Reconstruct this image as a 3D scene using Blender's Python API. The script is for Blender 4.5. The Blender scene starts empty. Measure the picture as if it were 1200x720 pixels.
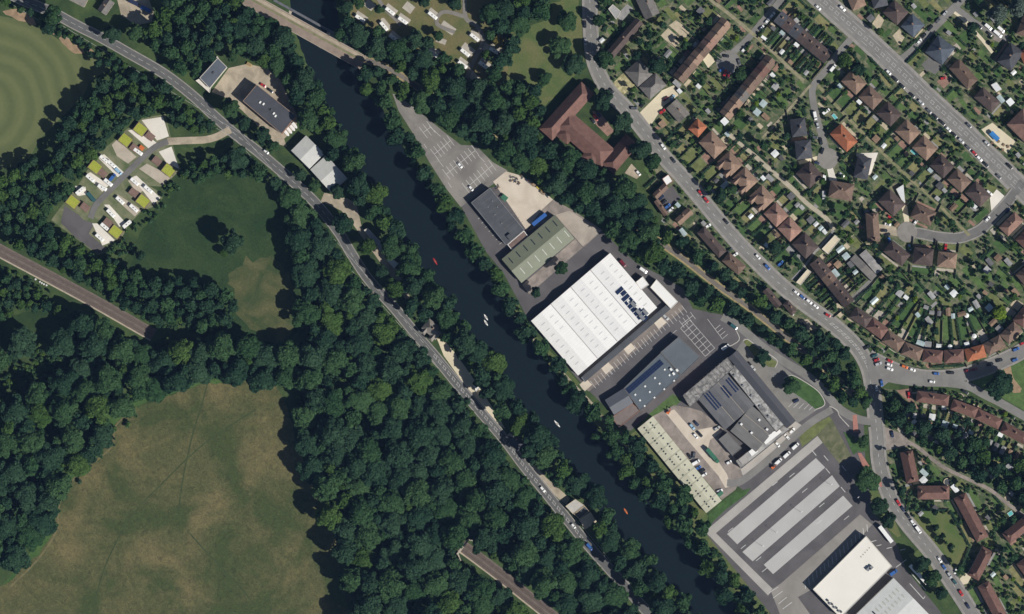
import bpy, math, random
import numpy as np
from mathutils import Vector
random.seed(11); rng = np.random.default_rng(11)
scene = bpy.context.scene
COL = scene.collection
S = 0.55                                   # metres per photograph pixel
def X(px, py, z=0.0): return ((px-600)*S, (360-py)*S, z)

# ---------------------------------------------------------------- camera, sky, sun, exposure
cam_d = bpy.data.cameras.new('camera'); cam = bpy.data.objects.new('camera', cam_d); COL.objects.link(cam)
cam.location = (0, 0, 2600); cam_d.sensor_width = 36; cam_d.lens = 36*2600/(1200*S)
cam_d.clip_start = 10; cam_d.clip_end = 20000
scene.camera = cam
SUN_AZ, SUN_EL = 122.0, 43.5
world = bpy.data.worlds.new('World'); scene.world = world; world.use_nodes = True
wn = world.node_tree; bg = wn.nodes['Background']
sky = wn.nodes.new('ShaderNodeTexSky'); sky.sky_type = 'NISHITA'; sky.sun_disc = False
sky.sun_elevation = math.radians(SUN_EL); sky.sun_rotation = math.radians(SUN_AZ)
wn.links.new(sky.outputs[0], bg.inputs[0]); bg.inputs[1].default_value = 0.05
sun_d = bpy.data.lights.new('sun', 'SUN'); sun_d.energy = 4.9; sun_d.angle = math.radians(0.5); sun_d.color = (1.0, 0.96, 0.89)
sun = bpy.data.objects.new('sun', sun_d); COL.objects.link(sun)
a, e = math.radians(SUN_AZ), math.radians(SUN_EL)
sdir = Vector((math.sin(a)*math.cos(e), math.cos(a)*math.cos(e), math.sin(e)))
sun.rotation_euler = sdir.to_track_quat('Z', 'Y').to_euler(); sun.location = sdir*900
vs = scene.view_settings; vs.view_transform = 'Standard'; vs.look = 'None'; vs.gamma = 1; vs.use_curve_mapping = False
vs.exposure = 0.0
HAZE = 1.45e-5

# ---------------------------------------------------------------- materials
MATS = {}
def mat(name, col, rough=0.85, var=0.18, scale=0.5, col2=None, fine=0.12, fscale=6.0, metal=0.0, spec=0.3, bump=0.0, obj_rand=0.0, thr=(0.35, 0.65), coord='Object'):
    """Principled surface: col<->col2 patches, fine mottling, optional per-object shift."""
    if name in MATS: return MATS[name]
    m = bpy.data.materials.new(name); m.use_nodes = True; nt = m.node_tree; N = nt.nodes; L = nt.links
    b = N['Principled BSDF']; b.inputs['Roughness'].default_value = rough; b.inputs['Metallic'].default_value = metal
    b.inputs['Specular IOR Level'].default_value = spec
    tc = N.new('ShaderNodeTexCoord')
    n1 = N.new('ShaderNodeTexNoise'); n1.inputs['Scale'].default_value = scale; n1.inputs['Detail'].default_value = 5; n1.inputs['Roughness'].default_value = 0.6; n1.inputs['Distortion'].default_value = 0.6
    L.new(tc.outputs[coord], n1.inputs['Vector'])
    r = N.new('ShaderNodeValToRGB'); r.color_ramp.elements[0].position = thr[0]; r.color_ramp.elements[1].position = thr[1]
    c2 = col2 or tuple(c*(1+var) for c in col); c1 = col if col2 else tuple(c*(1-var) for c in col)
    r.color_ramp.elements[0].color = (*c1, 1); r.color_ramp.elements[1].color = (*c2, 1)
    L.new(n1.outputs['Fac'], r.inputs[0])
    n2 = N.new('ShaderNodeTexNoise'); n2.inputs['Scale'].default_value = fscale; n2.inputs['Detail'].default_value = 6; n2.inputs['Roughness'].default_value = 0.68; n2.inputs['Distortion'].default_value = 1.4
    L.new(tc.outputs[coord], n2.inputs['Vector'])
    mr = N.new('ShaderNodeMapRange'); mr.inputs[1].default_value = 0.3; mr.inputs[2].default_value = 0.7
    mr.inputs[3].default_value = 1-fine; mr.inputs[4].default_value = 1+fine
    L.new(n2.outputs['Fac'], mr.inputs[0])
    mx = N.new('ShaderNodeVectorMath'); mx.operation = 'MULTIPLY'
    cb = N.new('ShaderNodeCombineXYZ')
    for i in range(3): L.new(mr.outputs[0], cb.inputs[i])
    L.new(r.outputs[0], mx.inputs[0]); L.new(cb.outputs[0], mx.inputs[1]); out = mx.outputs[0]
    if obj_rand:
        oi = N.new('ShaderNodeObjectInfo'); m2 = N.new('ShaderNodeMapRange'); m2.inputs[3].default_value = 1-obj_rand; m2.inputs[4].default_value = 1+obj_rand
        L.new(oi.outputs['Random'], m2.inputs[0]); v = N.new('ShaderNodeVectorMath'); v.operation = 'SCALE'
        L.new(out, v.inputs[0]); L.new(m2.outputs[0], v.inputs['Scale']); out = v.outputs[0]
    L.new(out, b.inputs['Base Color'])
    if bump:
        bp = N.new('ShaderNodeBump'); bp.inputs['Strength'].default_value = bump; bp.inputs['Distance'].default_value = 0.5
        L.new(n2.outputs['Fac'], bp.inputs['Height']); L.new(bp.outputs[0], b.inputs['Normal'])
    MATS[name] = m; return m
def ribbed(name, col, period=1.0, axis=0, depth=0.5, rough=0.5, var=0.06, metal=0.0, dark=0.82):
    """sheet roofing: ribs of a given period along a local axis"""
    m = mat(name, col, rough, var, 0.25, fine=0.05, metal=metal)
    nt = m.node_tree; N = nt.nodes; L = nt.links; b = N['Principled BSDF']
    if 'rib' in N: return m
    tc = N.new('ShaderNodeTexCoord'); sp = N.new('ShaderNodeSeparateXYZ'); L.new(tc.outputs['Object'], sp.inputs[0])
    w = N.new('ShaderNodeMath'); w.operation = 'PINGPONG'; w.inputs[1].default_value = period/2; w.name = 'rib'
    L.new(sp.outputs[axis], w.inputs[0])
    lt = N.new('ShaderNodeMath'); lt.operation = 'LESS_THAN'; lt.inputs[1].default_value = period*0.06; L.new(w.outputs[0], lt.inputs[0])
    src = b.inputs['Base Color'].links[0].from_socket
    mx = N.new('ShaderNodeMix'); mx.data_type = 'RGBA'; L.new(lt.outputs[0], mx.inputs['Factor'])
    L.new(src, mx.inputs['A']); 
    mx.inputs['B'].default_value = tuple(c*dark for c in col)+(1,)
    L.new(mx.outputs['Result'], b.inputs['Base Color'])
    return m
def leaf_mat(name, col, tip, trans=0.22):
    if name in MATS: return MATS[name]
    m = bpy.data.materials.new(name); m.use_nodes = True; nt = m.node_tree; N = nt.nodes; L = nt.links
    N.remove(N['Principled BSDF']); out = N['Material Output']
    at = N.new('ShaderNodeAttribute'); at.attribute_name = 'tint'
    oi = N.new('ShaderNodeObjectInfo')
    ad = N.new('ShaderNodeMath'); ad.operation = 'MULTIPLY_ADD'; ad.inputs[1].default_value = 0.55; L.new(at.outputs['Fac'], ad.inputs[0])
    m0 = N.new('ShaderNodeMath'); m0.operation = 'MULTIPLY'; m0.inputs[1].default_value = 0.45; L.new(oi.outputs['Random'], m0.inputs[0]); L.new(m0.outputs[0], ad.inputs[2])
    mx = N.new('ShaderNodeMix'); mx.data_type = 'RGBA'; L.new(ad.outputs[0], mx.inputs['Factor'])
    mx.inputs['A'].default_value = (*col, 1); mx.inputs['B'].default_value = (*tip, 1)
    d = N.new('ShaderNodeBsdfDiffuse'); t = N.new('ShaderNodeBsdfTranslucent'); ms = N.new('ShaderNodeMixShader'); ms.inputs[0].default_value = trans
    L.new(mx.outputs['Result'], d.inputs[0]); L.new(mx.outputs['Result'], t.inputs[0])
    L.new(d.outputs[0], ms.inputs[1]); L.new(t.outputs[0], ms.inputs[2]); L.new(ms.outputs[0], out.inputs[0])
    MATS[name] = m; return m

# ---------------------------------------------------------------- object helpers
def link(name, data, parent=None):
    o = bpy.data.objects.new(name, data); COL.objects.link(o)
    if parent: o.parent = parent
    return o
def tag(o, label, cat, group=None, kind=None):
    if label: o['label'] = label
    if cat: o['category'] = cat
    if group: o['group'] = group
    if kind: o['kind'] = kind
    return o
def root(name, loc, rz, label, cat, group=None):
    o = link(name, None); o.location = loc; o.rotation_euler = (0, 0, rz); o.empty_display_size = 0.5
    return tag(o, label, cat, group)
class MB:
    def __init__(s): s.v = []; s.f = []; s.m = []
    def add(s, vs, fs, mi=0):
        k = len(s.v); s.v += [tuple(q) for q in vs]; s.f += [tuple(i+k for i in f) for f in fs]; s.m += [mi]*len(fs); return s
    def prism(s, poly, z0, z1, mi=0, top=None):
        n = len(poly); vs = [(p[0], p[1], z0) for p in poly]+[(p[0], p[1], z1) for p in (top or poly)]
        ar = sum(poly[i][0]*poly[(i+1) % n][1]-poly[(i+1) % n][0]*poly[i][1] for i in range(n))
        fs = [tuple(range(n))[::-1], tuple(range(n, 2*n))]+[(i, (i+1) % n, n+(i+1) % n, n+i) for i in range(n)]
        if ar < 0: fs = [f[::-1] for f in fs]
        return s.add(vs, fs, mi)
    def box(s, cx, cy, z0, sx, sy, sz, mi=0, rot=0, taper=1.0):
        c, q = math.cos(rot), math.sin(rot)
        P = [(-sx/2, -sy/2), (sx/2, -sy/2), (sx/2, sy/2), (-sx/2, sy/2)]
        R = lambda k: [(cx+k*x*c-k*y*q, cy+k*x*q+k*y*c) for x, y in P]
        return s.prism(R(1), z0, z0+sz, mi, R(taper))
    def cyl(s, cx, cy, z0, r, h, n=10, mi=0, r2=None):
        r2 = r if r2 is None else r2
        A = [(cx+r*math.cos(t), cy+r*math.sin(t)) for t in np.linspace(0, 2*math.pi, n, endpoint=False)]
        B = [(cx+r2*math.cos(t), cy+r2*math.sin(t)) for t in np.linspace(0, 2*math.pi, n, endpoint=False)]
        return s.prism(A, z0, z0+h, mi, B)
    def mesh(s, name, mats):
        me = bpy.data.meshes.new(name); me.from_pydata(s.v, [], s.f)
        for m in (mats if isinstance(mats, (list, tuple)) else [mats]): me.materials.append(m)
        if any(s.m): me.polygons.foreach_set('material_index', s.m)
        me.update(); return me
    def build(s, name, mats, parent=None): return link(name, s.mesh(name, mats), parent)

# ---------------------------------------------------------------- rasters of the plan (1 photograph pixel per cell)
RX0, RY0, RW, RH = -120, -120, 1440, 960
Zr = np.zeros((RH, RW), np.float32)            # top of the laid sheets
OCC = np.zeros((RH, RW), np.uint8)             # 1 hard ground, 2 building, 4 lawn
gx, gy = np.meshgrid(np.arange(RW)+RX0+0.5, np.arange(RH)+RY0+0.5)
def inpoly(px, py, poly):
    r = np.zeros(px.shape, bool); n = len(poly); j = n-1
    for i in range(n):
        xi, yi = poly[i]; xj, yj = poly[j]
        if yi != yj: r ^= ((yi > py) != (yj > py)) & (px < (xj-xi)*(py-yi)/(yj-yi)+xi)
        j = i
    return r
def raster(poly, occ=0, z=None):
    xs = [p[0] for p in poly]; ys = [p[1] for p in poly]
    x0 = max(0, int(min(xs))-RX0-1); x1 = min(RW, int(max(xs))-RX0+2); y0 = max(0, int(min(ys))-RY0-1); y1 = min(RH, int(max(ys))-RY0+2)
    if x1 <= x0 or y1 <= y0: return
    m = inpoly(gx[y0:y1, x0:x1], gy[y0:y1, x0:x1], poly)
    if occ: OCC[y0:y1, x0:x1][m] |= occ
    if z is not None: Zr[y0:y1, x0:x1][m] = np.maximum(Zr[y0:y1, x0:x1][m], z)
def occ_at(px, py):
    i, j = int(py-RY0), int(px-RX0)
    return int(OCC[i, j]) if 0 <= i < RH and 0 <= j < RW else 0
def free_poly(poly, bits):
    xs = [p[0] for p in poly]; ys = [p[1] for p in poly]
    x0 = max(0, int(min(xs))-RX0); x1 = min(RW, int(max(xs))-RX0+1); y0 = max(0, int(min(ys))-RY0); y1 = min(RH, int(max(ys))-RY0+1)
    if x1 <= x0 or y1 <= y0: return True
    m = inpoly(gx[y0:y1, x0:x1], gy[y0:y1, x0:x1], poly)
    return not (OCC[y0:y1, x0:x1][m] & bits).any()
def rect(cx, cy, w, d, ang):
    """corners in photograph pixels; ang in degrees clockwise as seen in the picture"""
    c, q = math.cos(math.radians(ang)), math.sin(math.radians(ang))
    return [(cx+x*c-y*q, cy+x*q+y*c) for x, y in ((-w/2, -d/2), (w/2, -d/2), (w/2, d/2), (-w/2, d/2))]

# river plan
RIV = [(330, -420, 26), (352, -120, 26), (362, -30, 25), (372, 30, 25), (400, 100, 26), (428, 150, 27), (454, 200, 29), (488, 250, 29), (520, 300, 29), (556, 350, 28), (592, 400, 26), (617, 440, 27), (640, 470, 27),
       (668, 505, 26), (694, 540, 24), (737, 600, 25), (783, 650, 24), (824, 700, 23), (860, 745, 23), (960, 860, 24), (1200, 1150, 24)]
def catmull(P, n=6):
    P = [np.array(p, float) for p in P]; out = []
    for i in range(len(P)-1):
        p0 = P[max(i-1, 0)]; p1 = P[i]; p2 = P[i+1]; p3 = P[min(i+2, len(P)-1)]
        for t in np.linspace(0, 1, n, endpoint=False):
            out.append(0.5*((2*p1)+(p2-p0)*t+(2*p0-5*p1+4*p2-p3)*t*t+(3*p1-p0-3*p2+p3)*t**3))
    out.append(P[-1]); return np.array(out)
RIVC = catmull(RIV, 4)
def river_d(px, py):
    """signed distance (px) from the channel edge, positive on land"""
    px = np.asarray(px, float); py = np.asarray(py, float); best = np.full(px.shape, 1e9)
    for a_, b_ in zip(RIVC[:-1], RIVC[1:]):
        d = b_[:2]-a_[:2]; t = np.clip(((px-a_[0])*d[0]+(py-a_[1])*d[1])/(d@d), 0, 1)
        q = np.hypot(px-a_[0]-t*d[0], py-a_[1]-t*d[1])-(a_[2]+t*(b_[2]-a_[2])); best = np.minimum(best, q)
    return best
RD = None
def rdist(px, py):
    i, j = int(py-RY0), int(px-RX0)
    return float(RD[i, j]) if 0 <= i < RH and 0 <= j < RW else float(river_d(px, py))
def gz(px, py):
    t = min(1, max(0, (rdist(px, py)+3)/9)); return -3.2*(1-t*t*(3-2*t))
def ground_z(px, py):
    d = river_d(px, py); t = np.clip((d+3)/9, 0, 1); return -3.2*(1-t*t*(3-2*t))
def top_z(px, py):
    i, j = int(py-RY0), int(px-RX0)
    z = float(Zr[i, j]) if 0 <= i < RH and 0 <= j < RW else 0
    return z if z > 0.001 else gz(px, py)

RD = river_d(gx, gy)
ZL = {}
def sheet(name, poly, m, z, occ=0, holes=None):
    k = ZL.get(z, 0); ZL[z] = k+1; zz = z+0.004*(k % 9)
    o = MB().add([X(p[0], p[1], zz) for p in poly], [tuple(range(len(poly)))] if sum(poly[i][0]*poly[(i+1) % len(poly)][1]-poly[(i+1) % len(poly)][0]*poly[i][1] for i in range(len(poly))) < 0 else [tuple(range(len(poly)))[::-1]]).build(name, m)
    o['kind'] = 'structure'; raster(poly, occ, zz); return o
def wobble(poly, amp=2.0, step=6):
    """natural edge for fields"""
    out = []
    for i in range(len(poly)):
        p = np.array(poly[i], float); q = np.array(poly[(i+1) % len(poly)], float); n = max(1, int(np.hypot(*(q-p))/step))
        for k in range(n): out.append(tuple(p+(q-p)*k/n+rng.normal(0, amp*0.5, 2)))
    return out
def offset_line(P, off):
    P = np.asarray(P, float)[:, :2]; T = np.gradient(P, axis=0); T /= np.linalg.norm(T, axis=1)[:, None]+1e-9
    return P+np.stack([-T[:, 1], T[:, 0]], 1)*off
def strip(name, P, w, m, z, occ=1, zstep=True, off=0.0, thick=0.0, kind='structure'):
    """ribbon along a centre line in photograph pixels; w full width in px (number or list)"""
    k = ZL.get(z, 0); ZL[z] = k+1; zz = z+(0.004*(k % 9) if zstep else 0)
    P = np.asarray(P, float); w = np.full(len(P), w) if np.isscalar(w) else np.asarray(w)
    A = offset_line(P, 1.0)-P[:, :2]; C = P[:, :2]+A*off; Lf = C-A*w[:, None]/2; Rt = C+A*w[:, None]/2
    n = len(P); vs = [X(*p, zz) for p in Lf]+[X(*p, zz) for p in Rt]
    fs = [(i+1, i, n+i, n+i+1) for i in range(n-1)]
    if thick:
        vs += [X(*p, zz-thick) for p in Lf]+[X(*p, zz-thick) for p in Rt]
        fs += [(i, i+1, 2*n+i+1, 2*n+i) for i in range(n-1)]+[(n+i+1, n+i, 3*n+i, 3*n+i+1) for i in range(n-1)]
    o = MB().add(vs, fs).build(name, m)
    if kind: o['kind'] = kind
    for i in range(n-1): raster([tuple(Lf[i]), tuple(Lf[i+1]), tuple(Rt[i+1]), tuple(Rt[i])], occ, zz)
    return o
def lines_mesh(name, segs, wm, m, z, parent=None):
    """painted lines: list of ((x,y),(x,y)) in px, width in metres"""
    mb = MB()
    for i, (p, q) in enumerate(segs):
        a_ = np.array(X(*p)[:2]); b_ = np.array(X(*q)[:2]); t = b_-a_; l = np.hypot(*t)
        if l < 1e-6: continue
        n_ = np.array([-t[1], t[0]])/l*wm/2; zz = z+0.0006*(i % 7)
        mb.add([(*(a_-n_), zz), (*(b_-n_), zz), (*(b_+n_), zz), (*(a_+n_), zz)], [(0, 1, 2, 3)])
    o = mb.build(name, m, parent)
    if not parent: o['kind'] = 'structure'
    return o
ORD = ['first', 'second', 'third', 'fourth', 'fifth', 'sixth', 'seventh', 'eighth', 'ninth', 'tenth', 'eleventh', 'twelfth', 'thirteenth', 'fourteenth', 'fifteenth', 'sixteenth', 'seventeenth', 'eighteenth', 'nineteenth', 'twentieth']
# ---------------------------------------------------------------- ground, river, fields
asphalt = mat('asphalt_grey', (0.155, 0.15, 0.143), 0.9, 0.14, 0.12, fine=0.1, fscale=1.5)
asphalt_w = mat('asphalt_worn', (0.20, 0.193, 0.18), 0.9, 0.12, 0.1, fine=0.1, fscale=1.5)
asphalt_d = mat('asphalt_dark', (0.105, 0.098, 0.10), 0.9, 0.16, 0.06, fine=0.08, fscale=1.2)
asphalt_carpark = mat('asphalt_patched', (0.16, 0.15, 0.14), 0.9, col2=(0.26, 0.24, 0.215), scale=0.045, fine=0.1, fscale=1.3, thr=(0.38, 0.62))
pave = mat('paving_grey', (0.27, 0.255, 0.235), 0.9, 0.12, 0.3)
concrete = mat('concrete_pale', (0.50, 0.43, 0.345), 0.9, col2=(0.62, 0.545, 0.45), scale=0.06, fine=0.06, thr=(0.35, 0.6))
concrete_g = mat('concrete_grey', (0.37, 0.35, 0.325), 0.9, 0.08, 0.08, fine=0.05)
concrete_b = mat('concrete_brown', (0.25, 0.215, 0.19), 0.9, 0.25, 0.15, fine=0.12)
bay_pave = mat('bay_paving', (0.43, 0.42, 0.405), 0.9, 0.05, 0.05, fine=0.04)
gravel = mat('gravel_tan', (0.37, 0.315, 0.235), 0.95, 0.22, 0.15, fine=0.15, fscale=2.5)
gravel_w = mat('gravel_pale', (0.68, 0.64, 0.57), 0.9, 0.07, 0.1, fine=0.05)
gravel_c = mat('gravel_cream', (0.62, 0.55, 0.40), 0.9, 0.07, 0.1, fine=0.06)
brick_pave = mat('brick_paving', (0.27, 0.165, 0.125), 0.9, 0.2, 0.4, fine=0.15)
red_surface = mat('red_surfacing', (0.36, 0.17, 0.135), 0.9, 0.12, 0.3)
dirt = mat('bare_earth', (0.30, 0.21, 0.13), 0.95, 0.2, 0.3, fine=0.15)
track_m = mat('grassy_track', (0.26, 0.235, 0.14), 0.95, col2=(0.14, 0.16, 0.07), scale=0.25, fine=0.15)
paint = mat('road_paint', (0.52, 0.515, 0.50), 0.7, 0.12, 0.8, fine=0.1)
wild = mat('rough_ground', (0.028, 0.052, 0.018), 0.95, col2=(0.06, 0.095, 0.03), scale=0.07, fine=0.3, fscale=1.2, bump=0.3)
meadow_m = mat('dry_meadow', (0.050, 0.067, 0.022), 0.95, col2=(0.165, 0.135, 0.062), scale=0.026, fine=0.42, fscale=0.42, thr=(0.40, 0.74), bump=0.3)
lush_m = mat('lush_meadow', (0.019, 0.044, 0.014), 0.95, col2=(0.046, 0.076, 0.024), scale=0.04, fine=0.4, fscale=0.8, bump=0.35, thr=(0.4, 0.75))
pale_m = mat('pale_grass', (0.10, 0.115, 0.042), 0.95, col2=(0.17, 0.14, 0.065), scale=0.08, fine=0.25, fscale=1.0)
park_m = mat('park_grass', (0.075, 0.115, 0.036), 0.95, col2=(0.135, 0.14, 0.055), scale=0.07, fine=0.25, fscale=1.0)
lawn_ms = [mat('lawn_green', (0.078, 0.132, 0.040), 0.95, 0.22, 0.3, fine=0.2), mat('lawn_olive', (0.130, 0.150, 0.055), 0.95, 0.22, 0.3, fine=0.2),
           mat('lawn_dry', (0.20, 0.19, 0.085), 0.95, 0.2, 0.3, fine=0.2), mat('lawn_deep', (0.05, 0.10, 0.03), 0.95, 0.22, 0.3, fine=0.2)]
garden_m = mat('garden_soil', (0.052, 0.085, 0.034), 0.95, col2=(0.21, 0.195, 0.125), scale=0.2, fine=0.4, fscale=1.0, thr=(0.42, 0.68), bump=0.3)
patio_ms = [mat('patio_stone', (0.40, 0.36, 0.30), 0.9, 0.15, 0.5), mat('patio_grey', (0.26, 0.255, 0.25), 0.9, 0.15, 0.5), mat('patio_sand', (0.46, 0.39, 0.28), 0.9, 0.12, 0.5), brick_pave]

def axis_coords(lo, hi, step, far):
    c = list(np.arange(lo, hi+step, step)); s = step
    while c[-1] < far: s *= 1.6; c.append(c[-1]+s)
    s = step
    while c[0] > -far: s *= 1.6; c.insert(0, c[0]-s)
    return np.array(c)
gxs = axis_coords(-420, 420, 3.0, 7000); gys = axis_coords(-270, 270, 3.0, 7000)
GX, GY = np.meshgrid(gxs, gys); PX = GX/S+600; PY = 360-GY/S
GZ = ground_z(PX, PY)
nx, ny = len(gxs), len(gys)
me = bpy.data.meshes.new('ground')
V = np.stack([GX, GY, GZ], -1).reshape(-1, 3); I = np.arange(nx*ny).reshape(ny, nx)
F = np.stack([I[:-1, :-1], I[:-1, 1:], I[1:, 1:], I[1:, :-1]], -1).reshape(-1, 4)
me.vertices.add(len(V)); me.vertices.foreach_set('co', V.ravel()); me.loops.add(F.size); me.loops.foreach_set('vertex_index', F.ravel())
me.polygons.add(len(F)); me.polygons.foreach_set('loop_start', np.arange(0, F.size, 4)); me.update(calc_edges=True); me.materials.append(wild)
g = link('ground', me); g['kind'] = 'structure'
# river water
wm = bpy.data.materials.new('river_water'); wm.use_nodes = True; b = wm.node_tree.nodes['Principled BSDF']
b.inputs['Base Color'].default_value = (0.008, 0.014, 0.017, 1); b.inputs['Roughness'].default_value = 0.12; b.inputs['IOR'].default_value = 1.33
N = wm.node_tree.nodes; tx = N.new('ShaderNodeTexNoise'); tx.inputs['Scale'].default_value = 0.6; tx.inputs['Detail'].default_value = 4; tcw = N.new('ShaderNodeTexCoord')
bp = N.new('ShaderNodeBump'); bp.inputs['Strength'].default_value = 0.12; bp.inputs['Distance'].default_value = 0.3
wm.node_tree.links.new(tcw.outputs['Object'], tx.inputs['Vector']); wm.node_tree.links.new(tx.outputs['Fac'], bp.inputs['Height']); wm.node_tree.links.new(bp.outputs[0], b.inputs['Normal'])
WZ = -1.6
strip('river_water', RIVC, RIVC[:, 2]*2+14, wm, WZ, occ=0, zstep=False)
Zr[RD < 8] = 0
OCC[RD < -6] |= 16

# mown field: concentric mowing bands
mm = bpy.data.materials.new('mown_rings'); mm.use_nodes = True; nt = mm.node_tree; N = nt.nodes; L = nt.links; b = N['Principled BSDF']; b.inputs['Roughness'].default_value = 0.95
tc = N.new('ShaderNodeTexCoord'); mp = N.new('ShaderNodeMapping'); mp.inputs['Location'].default_value = (-X(-12, 120)[0], -X(-12, 120)[1], 0); L.new(tc.outputs['Object'], mp.inputs[0])
ln = N.new('ShaderNodeVectorMath'); ln.operation = 'LENGTH'
ns = N.new('ShaderNodeTexNoise'); ns.inputs['Scale'].default_value = 0.03; L.new(tc.outputs['Object'], ns.inputs['Vector'])
nsv = N.new('ShaderNodeVectorMath'); nsv.operation = 'SCALE'; nsv.inputs['Scale'].default_value = 9.0; L.new(ns.outputs['Color'], nsv.inputs[0])
adv = N.new('ShaderNodeVectorMath'); L.new(mp.outputs[0], adv.inputs[0]); L.new(nsv.outputs[0], adv.inputs[1]); L.new(adv.outputs[0], ln.inputs[0])
sn = N.new('ShaderNodeMath'); sn.operation = 'MULTIPLY'; sn.inputs[1].default_value = 2*math.pi/11.0; L.new(ln.outputs['Value'], sn.inputs[0])
si = N.new('ShaderNodeMath'); si.operation = 'SINE'; L.new(sn.outputs[0], si.inputs[0])
sn2 = N.new('ShaderNodeMath'); sn2.operation = 'MULTIPLY'; sn2.inputs[1].default_value = 2*math.pi/4.1; L.new(ln.outputs['Value'], sn2.inputs[0])
si2 = N.new('ShaderNodeMath'); si2.operation = 'SINE'; L.new(sn2.outputs[0], si2.inputs[0])
ad = N.new('ShaderNodeMath'); ad.operation = 'MULTIPLY_ADD'; ad.inputs[1].default_value = 0.16; L.new(si2.outputs[0], ad.inputs[0]); L.new(si.outputs[0], ad.inputs[2])
n3 = N.new('ShaderNodeTexNoise'); n3.inputs['Scale'].default_value = 0.5; n3.inputs['Detail'].default_value = 4; L.new(tc.outputs['Object'], n3.inputs['Vector'])
ad2 = N.new('ShaderNodeMath'); ad2.operation = 'MULTIPLY_ADD'; ad2.inputs[1].default_value = 2.2; L.new(n3.outputs['Fac'], ad2.inputs[0]); L.new(ad.outputs[0], ad2.inputs[2])
mr = N.new('ShaderNodeMapRange'); mr.inputs[1].default_value = -0.4; mr.inputs[2].default_value = 2.6; L.new(ad2.outputs[0], mr.inputs[0])
mx = N.new('ShaderNodeMix'); mx.data_type = 'RGBA'; mx.inputs['A'].default_value = (0.082, 0.102, 0.036, 1); mx.inputs['B'].default_value = (0.128, 0.145, 0.056, 1)
L.new(mr.outputs[0], mx.inputs['Factor']); L.new(mx.outputs['Result'], b.inputs['Base Color'])
sheet('mown_field', [(-300, -60), (-60, 10), (-20, 15), (17, 22), (40, 30), (62, 42), (80, 55), (105, 60), (130, 80), (120, 86), (105, 96), (98, 112), (70, 140), (45, 165), (30, 195), (0, 198), (-30, 205), (-300, 240)], mm, 0.03, 0)
sheet('earth_patch', wobble([(3, 12), (20, 11), (38, 22), (42, 30), (22, 24), (6, 18)], 2), dirt, 0.05)
sheet('earth_patch', wobble([(62, 40), (76, 42), (86, 52), (104, 56), (110, 60), (96, 64), (84, 62), (72, 50)], 2), dirt, 0.05)
sheet('meadow', wobble([(-200, 800), (-40, 712), (0, 690), (45, 650), (63, 620), (68, 590), (88, 560), (120, 532), (136, 500), (160, 478), (200, 462), (240, 450), (300, 444), (325, 450), (340, 490), (355, 540), (385, 590), (408, 650), (412, 700), (420, 760), (430, 800)], 2.5), meadow_m, 0.03)
sheet('field', wobble([(140, 312), (150, 295), (170, 262), (190, 235), (215, 205), (235, 195), (262, 193), (300, 203), (335, 225), (350, 260), (342, 300), (355, 330), (350, 380), (335, 415), (240, 400), (205, 345), (160, 325)], 3), lush_m, 0.03)
sheet('pale_field', wobble([(268, 320), (290, 305), (318, 300), (338, 318), (344, 350), (346, 385), (332, 404), (305, 400), (292, 385), (278, 365), (272, 340)], 4), mat('pale_field', (0.035, 0.06, 0.02), 0.95, col2=(0.10, 0.10, 0.042), scale=0.06, fine=0.3, fscale=0.8, bump=0.3), 0.045)
sheet('parkland', wobble([(590, 60), (600, 40), (625, 30), (640, 25), (650, 5), (675, -10), (683, 40), (684, 70), (672, 92), (650, 112), (630, 135), (600, 140), (585, 118)], 3), park_m, 0.03)
sheet('caravan_grass', wobble([(400, -40), (600, -40), (605, 20), (600, 60), (590, 100), (560, 105), (535, 80), (480, 62), (440, 40), (405, 15)], 2), pale_m, 0.03)
sheet('clearing', wobble([(0, 372), (40, 365), (80, 372), (82, 388), (50, 384), (20, 395), (0, 420)], 3), lush_m, 0.03)
sheet('clearing', wobble([(575, 108), (600, 100), (640, 115), (632, 138), (610, 128)], 2), park_m, 0.05)
strip('meadow_margin', catmull([(8, 690), (40, 652), (58, 620), (62, 588), (82, 555), (112, 528), (126, 498), (155, 472), (198, 456), (240, 446), (300, 440), (330, 446)]), 13, mat('margin_grass', (0.035, 0.085, 0.02), 0.95, col2=(0.075, 0.13, 0.035), scale=0.1, fine=0.35, fscale=1.0, bump=0.3), 0.012, occ=0)
# trodden lines across the meadow
path_m = mat('trodden_grass', (0.047, 0.064, 0.024), 0.95, 0.2, 0.3)
for P in ([(300, 480), (250, 512), (217, 540), (190, 567), (162, 595), (148, 615), (138, 632), (124, 662), (115, 690), (108, 722)], [(243, 450), (236, 476), (227, 505), (219, 538), (213, 570), (209, 600)], [(222, 625), (240, 645), (262, 668), (283, 690), (300, 712)]):
    strip('meadow_path', catmull(P), 1.7, path_m, 0.055, occ=0)
strip('meadow_path', catmull([(160, 478), (135, 500), (130, 525), (88, 560), (70, 590), (66, 622), (45, 655), (10, 690)]), 2.2, mat('dry_path', (0.14, 0.125, 0.06), 0.95, 0.2, 0.3), 0.055, occ=0)

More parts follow.
